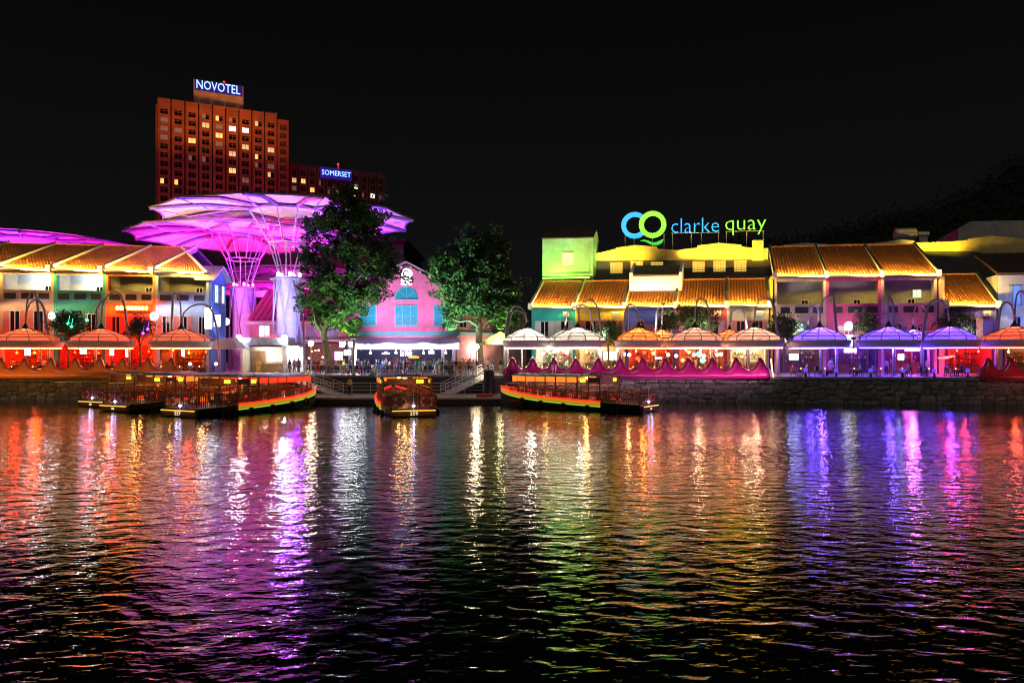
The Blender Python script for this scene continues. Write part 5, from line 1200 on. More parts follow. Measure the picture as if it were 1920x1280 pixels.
# knife and fork emblem
b = MB(); xx = hx(1038, yr); yy = yr(xx) - .74
for dx in (-.22, -.12, -.02): b.box(xx + dx - .03, xx + dx + .03, yy, yy + .03, ZQ + .75, ZQ + 1.15)
b.box(xx - .25, xx + .01, yy, yy + .03, ZQ + .68, ZQ + .75); b.box(xx - .155, xx - .085, yy, yy + .03, ZQ + .1, ZQ + .68)
b.box(xx + .14, xx + .21, yy, yy + .03, ZQ + .1, ZQ + .7); b.box(xx + .12, xx + .25, yy, yy + .03, ZQ + .7, ZQ + 1.15); b.build('cutlery_emblem', WHITEP, dM)
# string of bulbs at the deck's end
for k in range(9):
    b = MB(); b.ball((mh[-1] + 1.15, yr(mh[-1]) - .6 + .08 * k, ZQ + .1 + .2 * k), .06, 6, 4); b.build('bulb', BULB, dM)
# ------------------------------------------------------------------ landing stage, gangways, railings
def railing(label, a, b_, h=1.1, gap=1.9, nrail=2, m=STEEL, group=None, name='railing'):
    a, b_ = Vector(a), Vector(b_); T = thing(name, label, 'railing', a, group=group); L = (b_ - a).length; n = max(1, round(L / gap)); up = Vector((0, 0, 1))
    for k in range(n + 1):
        p = a.lerp(b_, k / n); q = MB(); q.tube([p, p + up * h], .035, 6); q.build('post', m, T)
    for k in range(nrail):
        z = h * (1 - k / max(1, nrail)) ; q = MB(); q.tube([a + up * z, b_ + up * z], .035 if k == 0 else .025, 6); q.build('rail', m, T)
    return T
railing('steel railing along the plaza edge in front of the crowd', (-27.8, PLZ + .15, ZQ), (-4.2, PLZ + .15, ZQ), 1.1, 1.95, 2)
tPn = thing('pontoon', 'flat floating pontoon with pale deck edge behind the three boats', 'pontoon', (-13, 73.5, 0))
b = MB(); b.box(-25, -.8, 70.2, 77.0, -.35, .52); b.build('hull', mat('pontoon_black', (.02, .02, .022), .7), tPn)
b = MB(); b.box(-25.05, -.75, 70.15, 77.05, .52, .68); b.build('deck_slab', mat('pontoon_deck', (.5, .5, .52), .7, var=.2), tPn)
for k in range(3):
    x = (-21.6, -13.0, -3.4)[k]; b = MB(); b.box(x, x + 1.6, 70.6, 71.2, .682, .96); b.build('red_kerb', mat('kerb_red', (.5, .03, .03), .5), tPn)
railing('steel railing at the back of the floating pontoon', (-20.5, 76.8, .68), (-3.0, 76.8, .68), 1.1, 1.9, 3)
def gangway(label, top, bot, w, group):
    top, bot = Vector(top), Vector(bot); T = thing('gangway', label, 'gangway', bot, group=group); d = (bot - top); s = Vector((-d.y, d.x, 0)).normalized() * w / 2; up = Vector((0, 0, 1))
    b = MB(); b.add([top - s, top + s, bot + s, bot - s, top - s - up * .12, top + s - up * .12, bot + s - up * .12, bot - s - up * .12], [(0,3,2,1),(4,5,6,7),(0,1,5,4),(1,2,6,5),(2,3,7,6),(3,0,4,7)]); b.build('walkway', mat('gangway_plate', (.5, .52, .56), .5, .4, var=.2), T)
    for sg in (-1, 1):
        for k in range(7):
            p = top.lerp(bot, k / 6) + s * sg; b = MB(); b.tube([p, p + up * 1.05], .035, 6); b.build('post', STEEL, T)
        for z in (1.05, .72, .38): b = MB(); b.tube([top + s * sg + up * z, bot + s * sg + up * z], .035, 6); b.build('rail', STEEL, T)
    return T
gangway('gangway sloping down from the kiosk side to the pontoon', (-30.0 + 5.2, 79.2, ZQ + .1), (-17.6, 74.5, .8), 1.7, 'pontoon gangways')
gangway('gangway sloping down beside the black mooring pile to the pontoon', (-2.6, 79.0, ZQ + .1), (-6.6, 74.6, .8), 1.7, 'pontoon gangways')
b = MB(); b.lathe([(.55, -2), (.55, 3.0), (.45, 3.15), (.02, 3.2)], 14, (-2.35, 75.6, 0)); tag(b.build('mooring_pile', mat('pile_black', (.012, .012, .014), .6)), 'thick black mooring pile at the head of the pontoon', 'pile')
b = MB(); b.lathe([(.5, -2), (.5, 2.7), (.4, 2.85), (.02, 2.9)], 14, (.1, 76.0, 0)); tag(b.build('mooring_pile', mat('pile_black', (.012, .012, .014), .6)), 'shorter black pile under the magenta deck corner', 'pile')
b = MB(); b.tube([(-.55, 71.5, .68), (-.55, 71.5, 1.9), (-.3, 71.5, 2.0), (.5, 71.5, 2.0), (.75, 71.5, 1.9), (.75, 71.5, .68)], .06, 6); tag(b.build('mooring_hoop', STEEL), 'white tubular hoop at the bow of the eastern boat', 'mooring hoop')

# ------------------------------------------------------------------ globe lamps and plaza fittings
def globe_lamp(label, px, py, Y, group, pw=180, col=(1.0, .72, .36)):
    p = at(px, py, Y); T = thing('globe_lamp', label, 'street lamp', (p.x, p.y, ZQ), group=group)
    b = MB(); b.ball(p, .30, 12, 8); b.build('globe', glow('globe_glass', (1.0, .82, .5), 75), T, smooth=True)
    b = MB(); b.lathe([(.16, 0), (.09, .5), (.055, .8), (.05, p.z - ZQ - .3), (.13, p.z - ZQ - .26), (.02, p.z - ZQ - .25)], 8, (p.x, p.y, ZQ)); b.build('post', mat('lamp_post', (.6, .58, .55), .5, .2), T, smooth=True)
    point_light('globe_light', p - Vector((0, .34, .05)), pw, col, T, .28)
globe_lamp('globe street lamp before the trunk of the tall rain tree', 583, 644, 83.5, 'globe street lamps')
globe_lamp('globe street lamp at the trunk of the broad rain tree', 893, 650, 83.5, 'globe street lamps', 260)
# tree uplights
for px, py, tx, ty, pw, c in ((652, 690, 650, 585, 11000, (.75, 1.0, .1)), (566, 690, 590, 575, 4500, (.3, 1.0, .35)), (942, 688, 938, 560, 14000, (.45, 1.0, .2)), (852, 690, 868, 540, 13000, (.35, 1.0, .55)), (962, 688, 958, 570, 2500, (.6, 1.0, .2))):
    T = thing('spike_lamp', {652: 'ground spot lamp lighting the yellow-green lower leaves of the tall tree', 566: 'ground spot lamp at the kiosk side of the tall tree trunk', 942: 'ground spot lamp on the canopy side of the broad tree trunk', 852: 'ground spot lamp on the rose hall side of the broad tree trunk', 962: 'ground spot lamp under the slim garden tree'}[px], 'spot lamp', at(px, py, 85.5) * 1, group='tree uplights'); T.location.z = ZQ; WORLD[T.name] = Vector(T.location)
    b = MB(); b.lathe([(.10, 0), (.14, .25), (.02, .26)], 8, T.location); b.build('lamp_body', DARK, T)
    spot_light('tree_uplight', Vector(T.location) + Vector((0, -.3, .4)), at(tx, ty, 87), pw, c, T, 60, .9, .15)
# kiosk
KF = Frame(92, 0, 0, 455); tk = thing('kiosk', 'small white lit kiosk with red lettering at the foot of the truss column', 'kiosk', KF(3, 0, ZQ))
kx = lambda px: KF.u(px); kz = lambda py: az(py, 92)
b = MB(KF); b.box(kx(452), kx(540), 2.4, 2.6, ZQ, kz(650)); b.box(kx(452), kx(456), -.2, 2.4, ZQ, kz(650)); b.box(kx(531), kx(540), -.2, 2.4, ZQ, kz(650)); b.build('wall', wl('kiosk_white', (.72, .7, .66)), tk)
b = MB(KF); b.box(kx(450), kx(542), -.5, 2.7, kz(649.5), kz(633)); b.build('fascia', mat('kiosk_fascia', (.6, .62, .66), .4, .2), tk)
b = MB(KF); b.box(kx(455), kx(531), -.9, -.51, kz(650), kz(647)); b.build('awning', mat('kiosk_awning', (.03, .035, .08), .6), tk)
letters('CHATO', KF(kx(493), -.45, kz(632.5)), (1, 0, 0), kx(521) - kx(493), .36, glow('letters_red', (1.0, .04, .06), 3.0), tk, .05, .01)
b = MB(KF); b.box(kx(488), kx(528), .2, .7, ZQ, ZQ + 1.1); b.build('counter', mat('kiosk_counter', (.6, .45, .18), .5), tk)
b = MB(KF)
for k in range(5): b.box(kx(492) + .62 * k, kx(492) + .62 * k + .45, 2.3, 2.39, ZQ + 1.4, ZQ + 2.2)
b.build('menu_board', glow('menu_glow', (1.0, .85, .6), 1.6), tk)
b = MB(KF); b.box(kx(462), kx(486), 2.2, 2.39, ZQ + .02, ZQ + 2.7); b.build('door', mat('kiosk_door', (.3, .17, .1), .5, var=.3), tk)
b = MB(KF); b.box(kx(482), kx(490), -.45, .1, ZQ, ZQ + 1.35); tag(b.build('vending_box', mat('yellow_box', (.7, .48, .08), .5)), 'yellow cabinet before the kiosk counter', 'cabinet')
point_light('kiosk_light', KF(kx(493), 1.0, kz(655)), 190, (1.0, .86, .68), tk, .25)
for px in (452, 537):
    b = MB(KF); b.lathe([(.05, 0), (.28, .1), (.28, .3), (.05, .36)], 10, (kx(px), -.75, kz(634))); b.build('floodlight', glow('flood_white', (.92, .95, 1.0), 90), tk)
    spot_light('flood', KF(kx(px), -1.1, kz(634)), KF(kx(px) + 1, -6, ZQ), 800, (.9, .94, 1.0), tk, 150, .6, .28)
# white lit shop entrance east of the kiosk
te = thing('entrance_booth', 'bright white lit entrance booth between kiosk and globe lamp', 'booth', KF(kx(552), 0, ZQ))
b = MB(KF); b.box(kx(541.5), kx(562), 1.5, 1.7, ZQ, kz(648)); b.box(kx(541.5), kx(562), -.3, 1.5, kz(651), kz(648)); b.build('wall', wl('booth_white', (.78, .78, .8)), te)
b = MB(KF); b.box(kx(543), kx(561), -.36, -.3, kz(662), kz(650)); b.build('lightbox', glow('lightbox_white', (.95, .96, 1.0), 45), te)
point_light('booth_light', KF(kx(552), .5, kz(664)), 150, (.95, .96, 1.0), te, .2)
# free-standing lit panels on the plaza
def lit_panel(name, label, cat, px0, px1, py0, py1, Y, m, foot=True, frame=True):
    T = thing(name, label, cat, at((px0 + px1) / 2, py1, Y)); T.location.z = ZQ if foot else az(py1, Y); WORLD[T.name] = Vector(T.location)
    x0, x1, z0, z1 = ax(px0, Y), ax(px1, Y), az(py1, Y), az(py0, Y)
    b = MB(); b.box(x0, x1, Y, Y + .04, z0, z1); b.build('face', m, T)
    b = MB(); b.box(x0 - .05, x1 + .05, Y + .042, Y + .16, z0 - .05, z1 + .05)
    if foot: b.tube([((x0 + x1) / 2, Y + .1, z0 - .04), ((x0 + x1) / 2, Y + .1, ZQ)], .06, 6)
    b.build('casing', DARK, T); return T
LBOX = glow('lightbox_white', (.95, .96, 1.0), 45); SBOX = glow('lightbox_sign', (.95, .95, 1.0), 8); VBOX = glow('lightbox_violet', (.75, .55, 1.0), 9.0); WBOX = glow('lightbox_cool', (.6, .75, 1.0), 9)
for a in (('lightbox', 'lilac lightbox panel beside the tree trunk', 'lightbox', 628, 642, 659, 675, 90, VBOX), ('video_screen', 'cool white screen next to the lilac lightbox', 'screen', 645, 658, 656, 666, 91, WBOX),
          ('lightbox', 'tall narrow white light column by the grey mast', 'lightbox', 662, 668, 656, 684, 87, glow('lightbox_column', (.92, .94, 1.0), 110))): lit_panel(*a)
for i, (x0, x1, y0, y1) in enumerate(((637, 648, 641.5, 646), (637, 645, 647, 650.5), (653, 661, 641.5, 646), (655, 661, 647, 650.5), (675, 683, 647.5, 651.5))):
    lit_panel('sign_bar', ['longest white sign bar above the lilac lightbox, upper row', 'white sign bar above the lilac lightbox, lower row', 'white sign bar above the cool screen, upper row', 'white sign bar above the cool screen, lower row', 'lone white sign bar under the awning corner'][i], 'sign', x0, x1, y0, y1, 90.5, LBOX, False)
b = MB(); p = at(663, 700, 80.5); b.lathe([(.22, 0), (.17, .4), (.14, 3.9), (.02, 3.95)], 10, (p.x, p.y, ZQ)); b.box(p.x - .9, p.x + .9, p.y - .3, p.y + .3, ZQ + 3.95, ZQ + 4.2); tag(b.build('light_mast', mat('mast_grey', (.55, .55, .6), .5, .2)), 'grey mast with dark flat head among the crowd', 'mast')
MASTP = Vector((p.x, p.y, ZQ + 4.3))
spot_light('mast_fill', MASTP + Vector((-.3, .4, .15)), at(655, 540, 88), 4500, (.62, 1.0, .72), None, 75, .9, .15)  # floods added to the mast to brighten both trees and the crowd
spot_light('mast_fill', MASTP + Vector((.5, .4, .15)), at(885, 530, 87), 19000, (.62, 1.0, .72), None, 50, .9, .15)
spot_light('mast_fill', MASTP + Vector((.4, .3, -.3)), at(760, 700, 83), 5000, (.85, .8, 1.0), None, 110, .9, .15)
# signs on the west row
lit_panel('hanging_sign', 'tall white lit banner sign on the corner house', 'sign', 384, 397, 577, 616, 90.0, SBOX, False)
lit_panel('hanging_sign', 'rounded white lit sign on the blue gable wall', 'sign', 401, 413, 590, 612, 90.6, glow('lightbox_soft', (.7, .82, 1.0), 5), False)
for px, py, Y, r_, m, lab, cat in ((424, 603, 97, .46, glow('ball_white', (1, .85, .95), 9), 'round white lamp disc beside the blue gable wall', 'sign'), (97, 592, 87.4, .45, glow('oval_white', (1, .93, .75), 9), 'oval white lamp sign between the mauve and teal houses', 'sign'), (289, 593, 87.8, .5, glow('oval_white', (1, .93, .75), 9), 'round white lamp at the edge of the orange house', 'lamp')):
    p = at(px, py, Y); b = MB(); b.lathe([(.02, -.12), (r_ * .8, -.1), (r_, 0), (r_ * .8, .1), (.02, .12)], 16, (0, 0, 0)); c = MB(); c.add([(p.x + x, p.y + z, p.z + y) for x, y, z in b.v], [tuple(reversed(f)) for f in b.f]); c.tube([(p.x, p.y + .1, p.z), (p.x, p.y + .35, p.z)], .04, 5)
    tag(c.build('lamp_disc', m, smooth=True), lab, cat)
# screens and lit signs on the east terrace
for a in (('television', 'bright television under the first violet canopy', 'television', 1480, 1497, 663, 674, 84, WBOX), ('television', 'bright television under the second violet canopy', 'television', 1684, 1695, 664, 674, 84, WBOX),
          ('shop_sign', 'white lit box sign between the first two violet canopies', 'sign', 1583, 1606, 653, 660.5, 84, SBOX), ('light_bar', 'pink fluorescent bar under the second violet canopy', 'light bar', 1697, 1725, 654.5, 658, 82, glow('bar_pink', (1.0, .12, .7), 30)),
          ('shop_sign', 'white lit sign on black board under the front orange canopy', 'sign', 1229, 1241, 670, 673, 86, SBOX), ('shop_sign', 'bright white window sign under the broad white canopy', 'sign', 1131, 1156, 660, 674, 90, SBOX),
          ('shop_sign', 'bright sign in the yellow lit bar under the first orange canopy', 'sign', 46, 57, 652, 666, 85.2, SBOX), ('shop_sign', 'violet white sign in the red bar', 'sign', 150, 162, 650, 663, 86, VBOX), ('shop_sign', 'small violet white sign under the second orange canopy', 'sign', 206, 213, 655, 666, 86, VBOX),
          ('shop_sign', 'white sign with red foot under the second orange canopy', 'sign', 236, 244, 655, 669, 86, SBOX), ('shop_sign', 'slim white light tube under the third orange canopy', 'sign', 341, 346, 652, 668, 87, SBOX)):
    T = lit_panel(*a)
point_light('bar_glow', at(1711, 660, 81), 500, (1.0, .15, .8), None, .2)
point_light('bar_red', at(1778, 672, 84), 600, (1.0, .02, .04), None, .3)
b = MB(); p = at(1778, 671, 86)
for k in range(3): b.lathe([(.05, -.1), (.55 - .12 * k, -.06), (.55 - .12 * k, .06), (.05, .1)], 14, (p.x - .6 + .5 * k, p.y, p.z + .1 * k))
tag(b.build('neon_cluster', glow('neon_red', (1.0, .03, .03), 16)), 'cluster of red neon discs behind the third violet canopy', 'neon sign')
point_light('red_bar_glow', at(225, 668, 87), 1000, (1.0, .012, .004), None, .3); point_light('red_bar_glow', at(30, 668, 87), 900, (1.0, .012, .004), None, .3)
# lanterns under the magenta deck's canopies
LANC = [('white', (1, .85, .6), 8), ('red', (1, .05, .03), 4), ('green', (.2, .8, .5), 2.2), ('amber', (1, .5, .1), 5)]
lan = [(1170, 664, 0), (1180, 665, 0), (1208, 661, 1), (1225, 662, 3), (1253, 665, 0), (1268, 667, 0), (1292, 660, 3), (1301, 665, 0), (1311, 664, 2), (1320, 667, 0), (1345, 665, 0), (1352, 664, 0), (1195, 672, 1), (1200, 676, 1), (1280, 675, 3), (1318, 676, 2), (1125, 662, 0), (1063, 661, 0), (1040, 659, 0), (1018, 662, 0)]
bcn = {}; ORD = ['first', 'second', 'third', 'fourth', 'fifth', 'sixth', 'seventh', 'eighth', 'ninth', 'tenth', 'eleventh', 'twelfth', 'thirteenth']
for px, py, c in lan:
    n_, col, s = LANC[c]; bcn[c] = bcn.get(c, 0) + 1; p = at(px, py, 83.5 + (px % 5) * .5); T = thing('paper_lantern', '%s %s lantern from the gangway end under the magenta deck canopies' % (ORD[bcn[c] - 1], n_), 'lantern', p, group='round lanterns under the canopies')
    b = MB(); r_ = .2 if c != 2 else .34; b.ball(p, r_, 10, 6); b.build('globe', glow('lantern_' + n_, col, s), T, smooth=True); b = MB(); b.tube([p + Vector((0, 0, r_)), p + Vector((0, 0, r_ + .7))], .012, 4); b.build('cord', DARK, T)
for i, px in enumerate((1513, 1570, 1635, 1695, 1755, 1818)):
    X_ = hx(px, yr); T = thing('bollard', 'blue glowing ball bollard, %s along the terrace edge from the magenta deck' % ('first', 'second', 'third', 'fourth', 'fifth', 'sixth')[i], 'bollard', (X_, yr(X_) + .3, ZQ), group='glowing bollards on the terrace edge')
    b = MB(); b.lathe([(.16, .03), (.12, .1), (.08, .5), (.02, .52)], 8, T.location); b.build('base', DARK, T); b = MB(); b.ball(Vector(T.location) + Vector((0, 0, .66)), .2, 10, 6); b.build('ball', glow('bollard_blue', (.1, .06, 1.0), 1.1), T, smooth=True)
for i, (px, py) in enumerate(((356, 682), (405, 682))):
    p = at(px, py, 79.0); T = thing('post_lamp', ('small white ball lamp at the end of the orange deck', 'small white ball lamp below the blue gable wall')[i], 'lamp', (p.x, p.y, ZQ), group='small ball lamps on the quay'); b = MB(); b.ball(p, .16, 10, 6); b.build('ball', glow('ball_violetwhite', (.9, .8, 1.0), 10), T); b = MB(); b.tube([p, (p.x, p.y, ZQ)], .03, 5); b.build('post', STEEL, T)

# ------------------------------------------------------------------ river boats
WOODR = mat('boat_wood', (.22, .075, .035), .5, var=.35, scale=4); HULLB = mat('hull_black', (.014, .013, .012), .4, var=.2); ROOFB = mat('boat_roof', (.5, .5, .52), .55, var=.15); TYRE = mat('rubber', (.012, .012, .012), .8)
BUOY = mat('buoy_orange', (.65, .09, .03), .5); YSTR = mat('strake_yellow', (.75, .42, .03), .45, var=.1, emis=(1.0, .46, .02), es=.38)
REDL_ = glow('boat_led_red', (1.0, .018, .006), 1.6); GRNL = glow('boat_led_green', (.1, .9, .08), .8, False); AMBL = glow('boat_led_amber', (1.0, .5, .08), 1.3)
PANR = glow('boat_panel_red', (1.0, .035, .01), 1.5); PANO = glow('boat_panel_orange', (1.0, .20, .02), 1.3); PANY = glow('boat_sign_yellow', (.85, .9, .04), 1.6); BLUL = glow('boat_lamp_blue', (.55, .45, 1.0), 16)
BST = [(0, 1.42, .62), (1.5, 1.62, .66), (3.2, 1.72, .74), (6, 1.75, .86), (9, 1.68, 1.04), (11, 1.42, 1.22), (12.6, .95, 1.42), (13.6, .42, 1.6), (14.1, .08, 1.72)]
def hb(x):
    for (x0, b0, s0), (x1, b1, s1) in zip(BST[:-1], BST[1:]):
        if x <= x1: t = (x - x0) / (x1 - x0); return b0 + (b1 - b0) * t, s0 + (s1 - s0) * t
    return BST[-1][1:]
def torus(b, c, R, r, nx, n=20, m=7, mi=0):
    "ring facing along axis nx ('x' or 'y')"
    pts = []
    for k in range(n):
        a = 2 * math.pi * k / n
        pts.append((c[0], c[1] + R * math.cos(a), c[2] + R * math.sin(a)) if nx == 'x' else (c[0] + R * math.cos(a), c[1], c[2] + R * math.sin(a)))
    b.tube(pts, r, m, True, mi)
def boat(label, stern, bow, number=None, panel=PANR, L=14.1, group='river boats at the pontoon', bright=1.0, wide=1.0):
    s, e = Vector((*stern, 0)), Vector((*bow, 0)); d = e - s; k = d.length / L
    T = thing('river_boat', label, 'boat', s, math.atan2(d.y, d.x), group=group)
    T.scale = (k, wide, 1)
    xs = [14.1 * i / 40 for i in range(41)]
    b = MB(); vs = []; fs = []
    for x in xs:
        h, z = hb(x); f = max(0, (x - 10.5) / 3.6)
        for (yy, zz) in ((-h, z), (-h * .97, z - .42), (-h * .8, -.1 + .5 * f ** 2), (-h * .3, -.5 + .8 * f ** 2), (h * .3, -.5 + .8 * f ** 2), (h * .8, -.1 + .5 * f ** 2), (h * .97, z - .42), (h, z)): vs.append((x, yy, zz))
    for i in range(40):
        for j in range(7): q = i * 8 + j; fs.append((q, q + 8, q + 9, q + 1))
        fs.append((i * 8 + 7, i * 8 + 15, i * 8 + 8, i * 8))
    fs.append(tuple(range(8))); b.add(vs, [tuple(reversed(f)) for f in fs]); b.build('hull', HULLB, T, world=False, smooth=False)
    def strake(name, z0, z1, off, m, x0=3.3, x1=14.0):
        for sd in (-1, 1):
            b = MB(); vs = []; fs = []; N = 30
            for i in range(N + 1):
                x = x0 + (x1 - x0) * i / N; h, z = hb(x)
                vs += [(x, sd * (h + off), z + z0), (x, sd * (h + off), z + z1), (x, sd * (h - .02), z + z1), (x, sd * (h - .02), z + z0)]
            for i in range(N):
                for a_ in range(4): fs.append((4 * i + a_, 4 * i + (a_ + 1) % 4, 4 * i + 4 + (a_ + 1) % 4, 4 * i + 4 + a_))
            fs += [(0, 1, 2, 3), (4 * N + 3, 4 * N + 2, 4 * N + 1, 4 * N)]
            b.add(vs, fs); b.build(name, m, T, world=False)
    strake('red_led_strip', .0, .13, .07, REDL_); strake('yellow_strake', -.34, -.001, .05, YSTR); strake('green_led_strip', -.40, -.342, .055, GRNL, 3.3, 13.8)
    # transom platform with amber line and number
    b = MB(); b.box(-.25, 0, -1.35, 1.35, .05, .5); b.build('transom', mat('transom_brown', (.10, .05, .012), .5), T, world=False)
    b = MB(); b.box(-.3, -.251, -1.33, 1.33, .43, .5); b.build('amber_led_strip', AMBL, T, world=False)
    light_, _ = light('AREA', 'transom_light', (-.42, 0, .62), None, 5, (1.0, .5, .1), T, .06, 2.4, world=False); aim(light_, Vector((.5, 0, -1)), Vector((1, 0, 0)))
    if number:
        me = text_mesh(number, .34, .01, .008); lo, hi = extent(me); n_ = len(me.vertices); co = np.empty(n_ * 3); me.vertices.foreach_get('co', co); co = co.reshape(-1, 3)
        res = np.stack([-.265 - co[:, 2], -(co[:, 0] - (lo[0] + hi[0]) / 2) , co[:, 1] + .13], -1); me.vertices.foreach_set('co', res.ravel()); me.materials.clear(); me.materials.append(mat('number_white', (.8, .8, .6), .5, var=0, emis=(1, .95, .6), es=.5)); me.update(); link('boat_number', me, T)
    else:
        b = MB(); b.box(-.262, -.251, -.14, .14, .16, .34); b.build('number_plate', mat('number_white', (.8, .8, .6)), T, world=False)
    # deck, rails with pickets
    b = MB(); b.box(.1, 12.2, -1.2, 1.2, .5, .6); b.build('deck', WOODR, T, world=False)
    b = MB()
    def picket(p, q, z0, z1, step=.17):
        L_ = math.hypot(q[0] - p[0], q[1] - p[1]); n = int(L_ / step)
        for i in range(n + 1):
            t = i / n; x, y = p[0] + (q[0] - p[0]) * t, p[1] + (q[1] - p[1]) * t; b.box(x - .018, x + .018, y - .018, y + .018, z0(t), z1(t))
        b.tube([(p[0], p[1], z1(0)), (q[0], q[1], z1(1))], .04, 5); b.tube([(p[0], p[1], (z0(0) + z1(0)) / 2), (q[0], q[1], (z0(1) + z1(1)) / 2)], .022, 4)
    picket((.1, -1.35), (.1, 1.35), lambda t: .55, lambda t: 1.62)
    for sd in (-1, 1):
        picket((.1, sd * 1.36), (3.3, sd * 1.6), lambda t: .6, lambda t: 1.62)
        picket((3.3, sd * 1.6), (9, sd * 1.56), lambda t: .78 + .24 * t, lambda t: 1.62 + .12 * t)
        picket((9, sd * 1.56), (12.5, sd * .85), lambda t: 1.05 + .3 * t, lambda t: 1.74 + .3 * t)
    b.build('railing', WOODR, T, world=False)
    # cabin: posts, roof, wheelhouse
    for sd in (-1, 1):
        for x in [3.4 + 1.02 * i for i in range(9)]:
            h, z = hb(x); h -= .16; b = MB(); b.box(x - .05, x + .05, sd * h - .05, sd * h + .05, z - .1, 2.86); b.build('post', WOODR, T, world=False)
        for i in range(8):
            x = 3.4 + 1.02 * i; h, z = hb(x + .5); h -= .16; b = MB(); b.box(x + .08, x + .94, sd * h - .03, sd * h + .03, 2.36, 2.80)
            m = panel if i not in (1, 0) else (PANY if i == 1 else WOODR)
            if i == 1: b = MB(); b.box(x + .3, x + .75, sd * h - .03, sd * h + .03, 2.38, 2.68)
            b.build('valance_panel', m, T, world=False)
            b = MB(); b.box(x + .06, x + .96, sd * h - .035, sd * h + .035, 1.98, 2.04); b.build('window_rail', mat('boat_trim', (.55, .4, .25), .5), T, world=False)
            if i % 2 == 0:
                b = MB(); b.box(x + .3, x + .75, sd * .55 - .35, sd * .55 + .35, .6, 1.05); b.box(x + .68, x + .76, sd * .55 - .35, sd * .55 + .35, 1.05, 1.6); b.build('seat', mat('boat_seat', (.10, .06, .05), .6), T, world=False)
    b = MB(); vs = []; fs = []; N = 12
    for i in range(N + 1):
        x = 5.0 + 7.2 * i / N; h, _z = hb(x); h = max(h + .05, 1.0)
        for j in range(7): y = -h + 2 * h * j / 6; vs.append((x, y, 2.90 + .14 * (1 - (y / h) ** 2)))
    for i in range(N):
        for j in range(6): q = i * 7 + j; fs.append((q, q + 7, q + 8, q + 1))
    n0 = len(vs); vs += [(x, y, z - .09) for x, y, z in vs]; fs += [tuple(i + n0 for i in reversed(f)) for f in fs]
    for i in range(N):
        for e0 in (0, 6): q = i * 7 + e0; fs.append((q, q + 7, q + 7 + n0, q + n0))
    for j in range(6):
        for e0 in (0, N * 7): fs.append((e0 + j, e0 + j + 1, e0 + j + 1 + n0, e0 + j + n0))
    b.add(vs, fs); b.build('roof', ROOFB, T, world=False)
    b = MB(); b.box(3.1, 5.02, -1.72, 1.72, 2.90, 3.0); b.box(3.5, 4.7, -.8, .8, 3.0, 3.1); b.build('wheelhouse_roof', mat('boat_roof_dark', (.16, .16, .18), .5, var=.2), T, world=False)
    b = MB(); b.box(12.15, 12.25, -.9, .9, 2.3, 2.8); b.build('valance_panel', panel, T, world=False)
    b = MB(); b.box(3.38, 3.44, -1.35, 1.35, 2.3, 2.8); b.build('valance_panel', WOODR, T, world=False)
    b = MB(); b.box(3.30, 3.37, -1.0, -.55, 2.42, 2.7); b.build('cabin_sign', PANY, T, world=False)
    # lifebuoys on the stern rail and the side, tyres, mast lamp
    for (c, ax_) in (((.02, -.85, 1.12), 'x'), ((.02, .85, 1.12), 'x'), ((2.2, -1.62, 1.25), 'y'), ((2.2, 1.62, 1.25), 'y')):
        b = MB(); torus(b, c, .34, .075, ax_); lb = b.build('lifebuoy', BUOY, T, smooth=True, world=False)
        q = MB()
        for i in range(4):
            a = math.pi / 4 + math.pi / 2 * i; o_ = (.34 * math.cos(a), .34 * math.sin(a)); p = (c[0], c[1] + o_[0], c[2] + o_[1]) if ax_ == 'x' else (c[0] + o_[0], c[1], c[2] + o_[1])
            t_ = (-math.sin(a) * .05, math.cos(a) * .05); p2 = [(p[0], p[1] + s_ * t_[0], p[2] + s_ * t_[1]) if ax_ == 'x' else (p[0] + s_ * t_[0], p[1], p[2] + s_ * t_[1]) for s_ in (-1, 1)]
            q.tube(p2, .082, 7)
        q.build('band', mat('buoy_white', (.75, .72, .7), .5), lb, world=False)
    for sd in (-1, 1):
        for x in (2.0, 4.4, 6.6, 8.8, 10.8):
            h, z = hb(x); b = MB(); torus(b, (x, sd * (h + .1), z - .62), .24, .10, 'y', 14, 6); b.build('tyre_fender', TYRE, T, smooth=True, world=False)
    b = MB(); b.ball((-.05, 0, .82), .09, 8, 6); b.build('stern_lamp', BLUL, T, world=False)
    b = MB(); b.tube([(-.05, 0, .5), (-.05, 0, 2.1)], .018, 5); b.build('stern_mast', STEEL, T, world=False)
    point_light('stern_light', T.matrix_basis @ Vector((-.35, 0, .85)), 9, (.5, .42, 1.0), None, .06)
    point_light('deck_fill', Vector((1.7, 0, 2.5)), 45, (1.0, .5, .16), T, .1, world=False)  # added light without a lamp, lifts the dark stern
    for x in (5.5, 9.5): point_light('cabin_light', Vector((x, 0, 2.45)), 75 * bright, (1.0, .42, .10), T, .12, world=False)
    b = MB()
    for x in (5.5, 9.5): b.lathe([(.02, 2.62), (.12, 2.64), (.12, 2.76), (.02, 2.8)], 8, (x, 0, 0))
    b.build('cabin_lamp', BULB, T, world=False)
    return T
B1 = boat('river boat numbered 227 with long red and yellow side stripe, nearest the camera', (-25.3, 56.5), (-18.5, 69.4), '227', PANR, wide=1.42)
B2 = boat('river boat with blue stern lamp, middle one of the three moored side by side', (-33.0, 61.6), (-26.8, 73.4), None, PANO, wide=1.3)
B3 = boat('river boat mostly hidden, closest to the stone wall under the orange deck', (-37.9, 66.9), (-32.4, 77.6), None, PANO, wide=1.3)
B4 = boat('river boat numbered 259 seen stern on with two orange lifebuoys', (-7.5, 56.4), (-11.2, 69.8), '259', PANO, wide=1.25)
B5 = boat('river boat with full orange lit cabin moored under the magenta deck', (11.3, 61.4), (-1.0, 69.2), None, PANO, bright=1.6, wide=1.2)
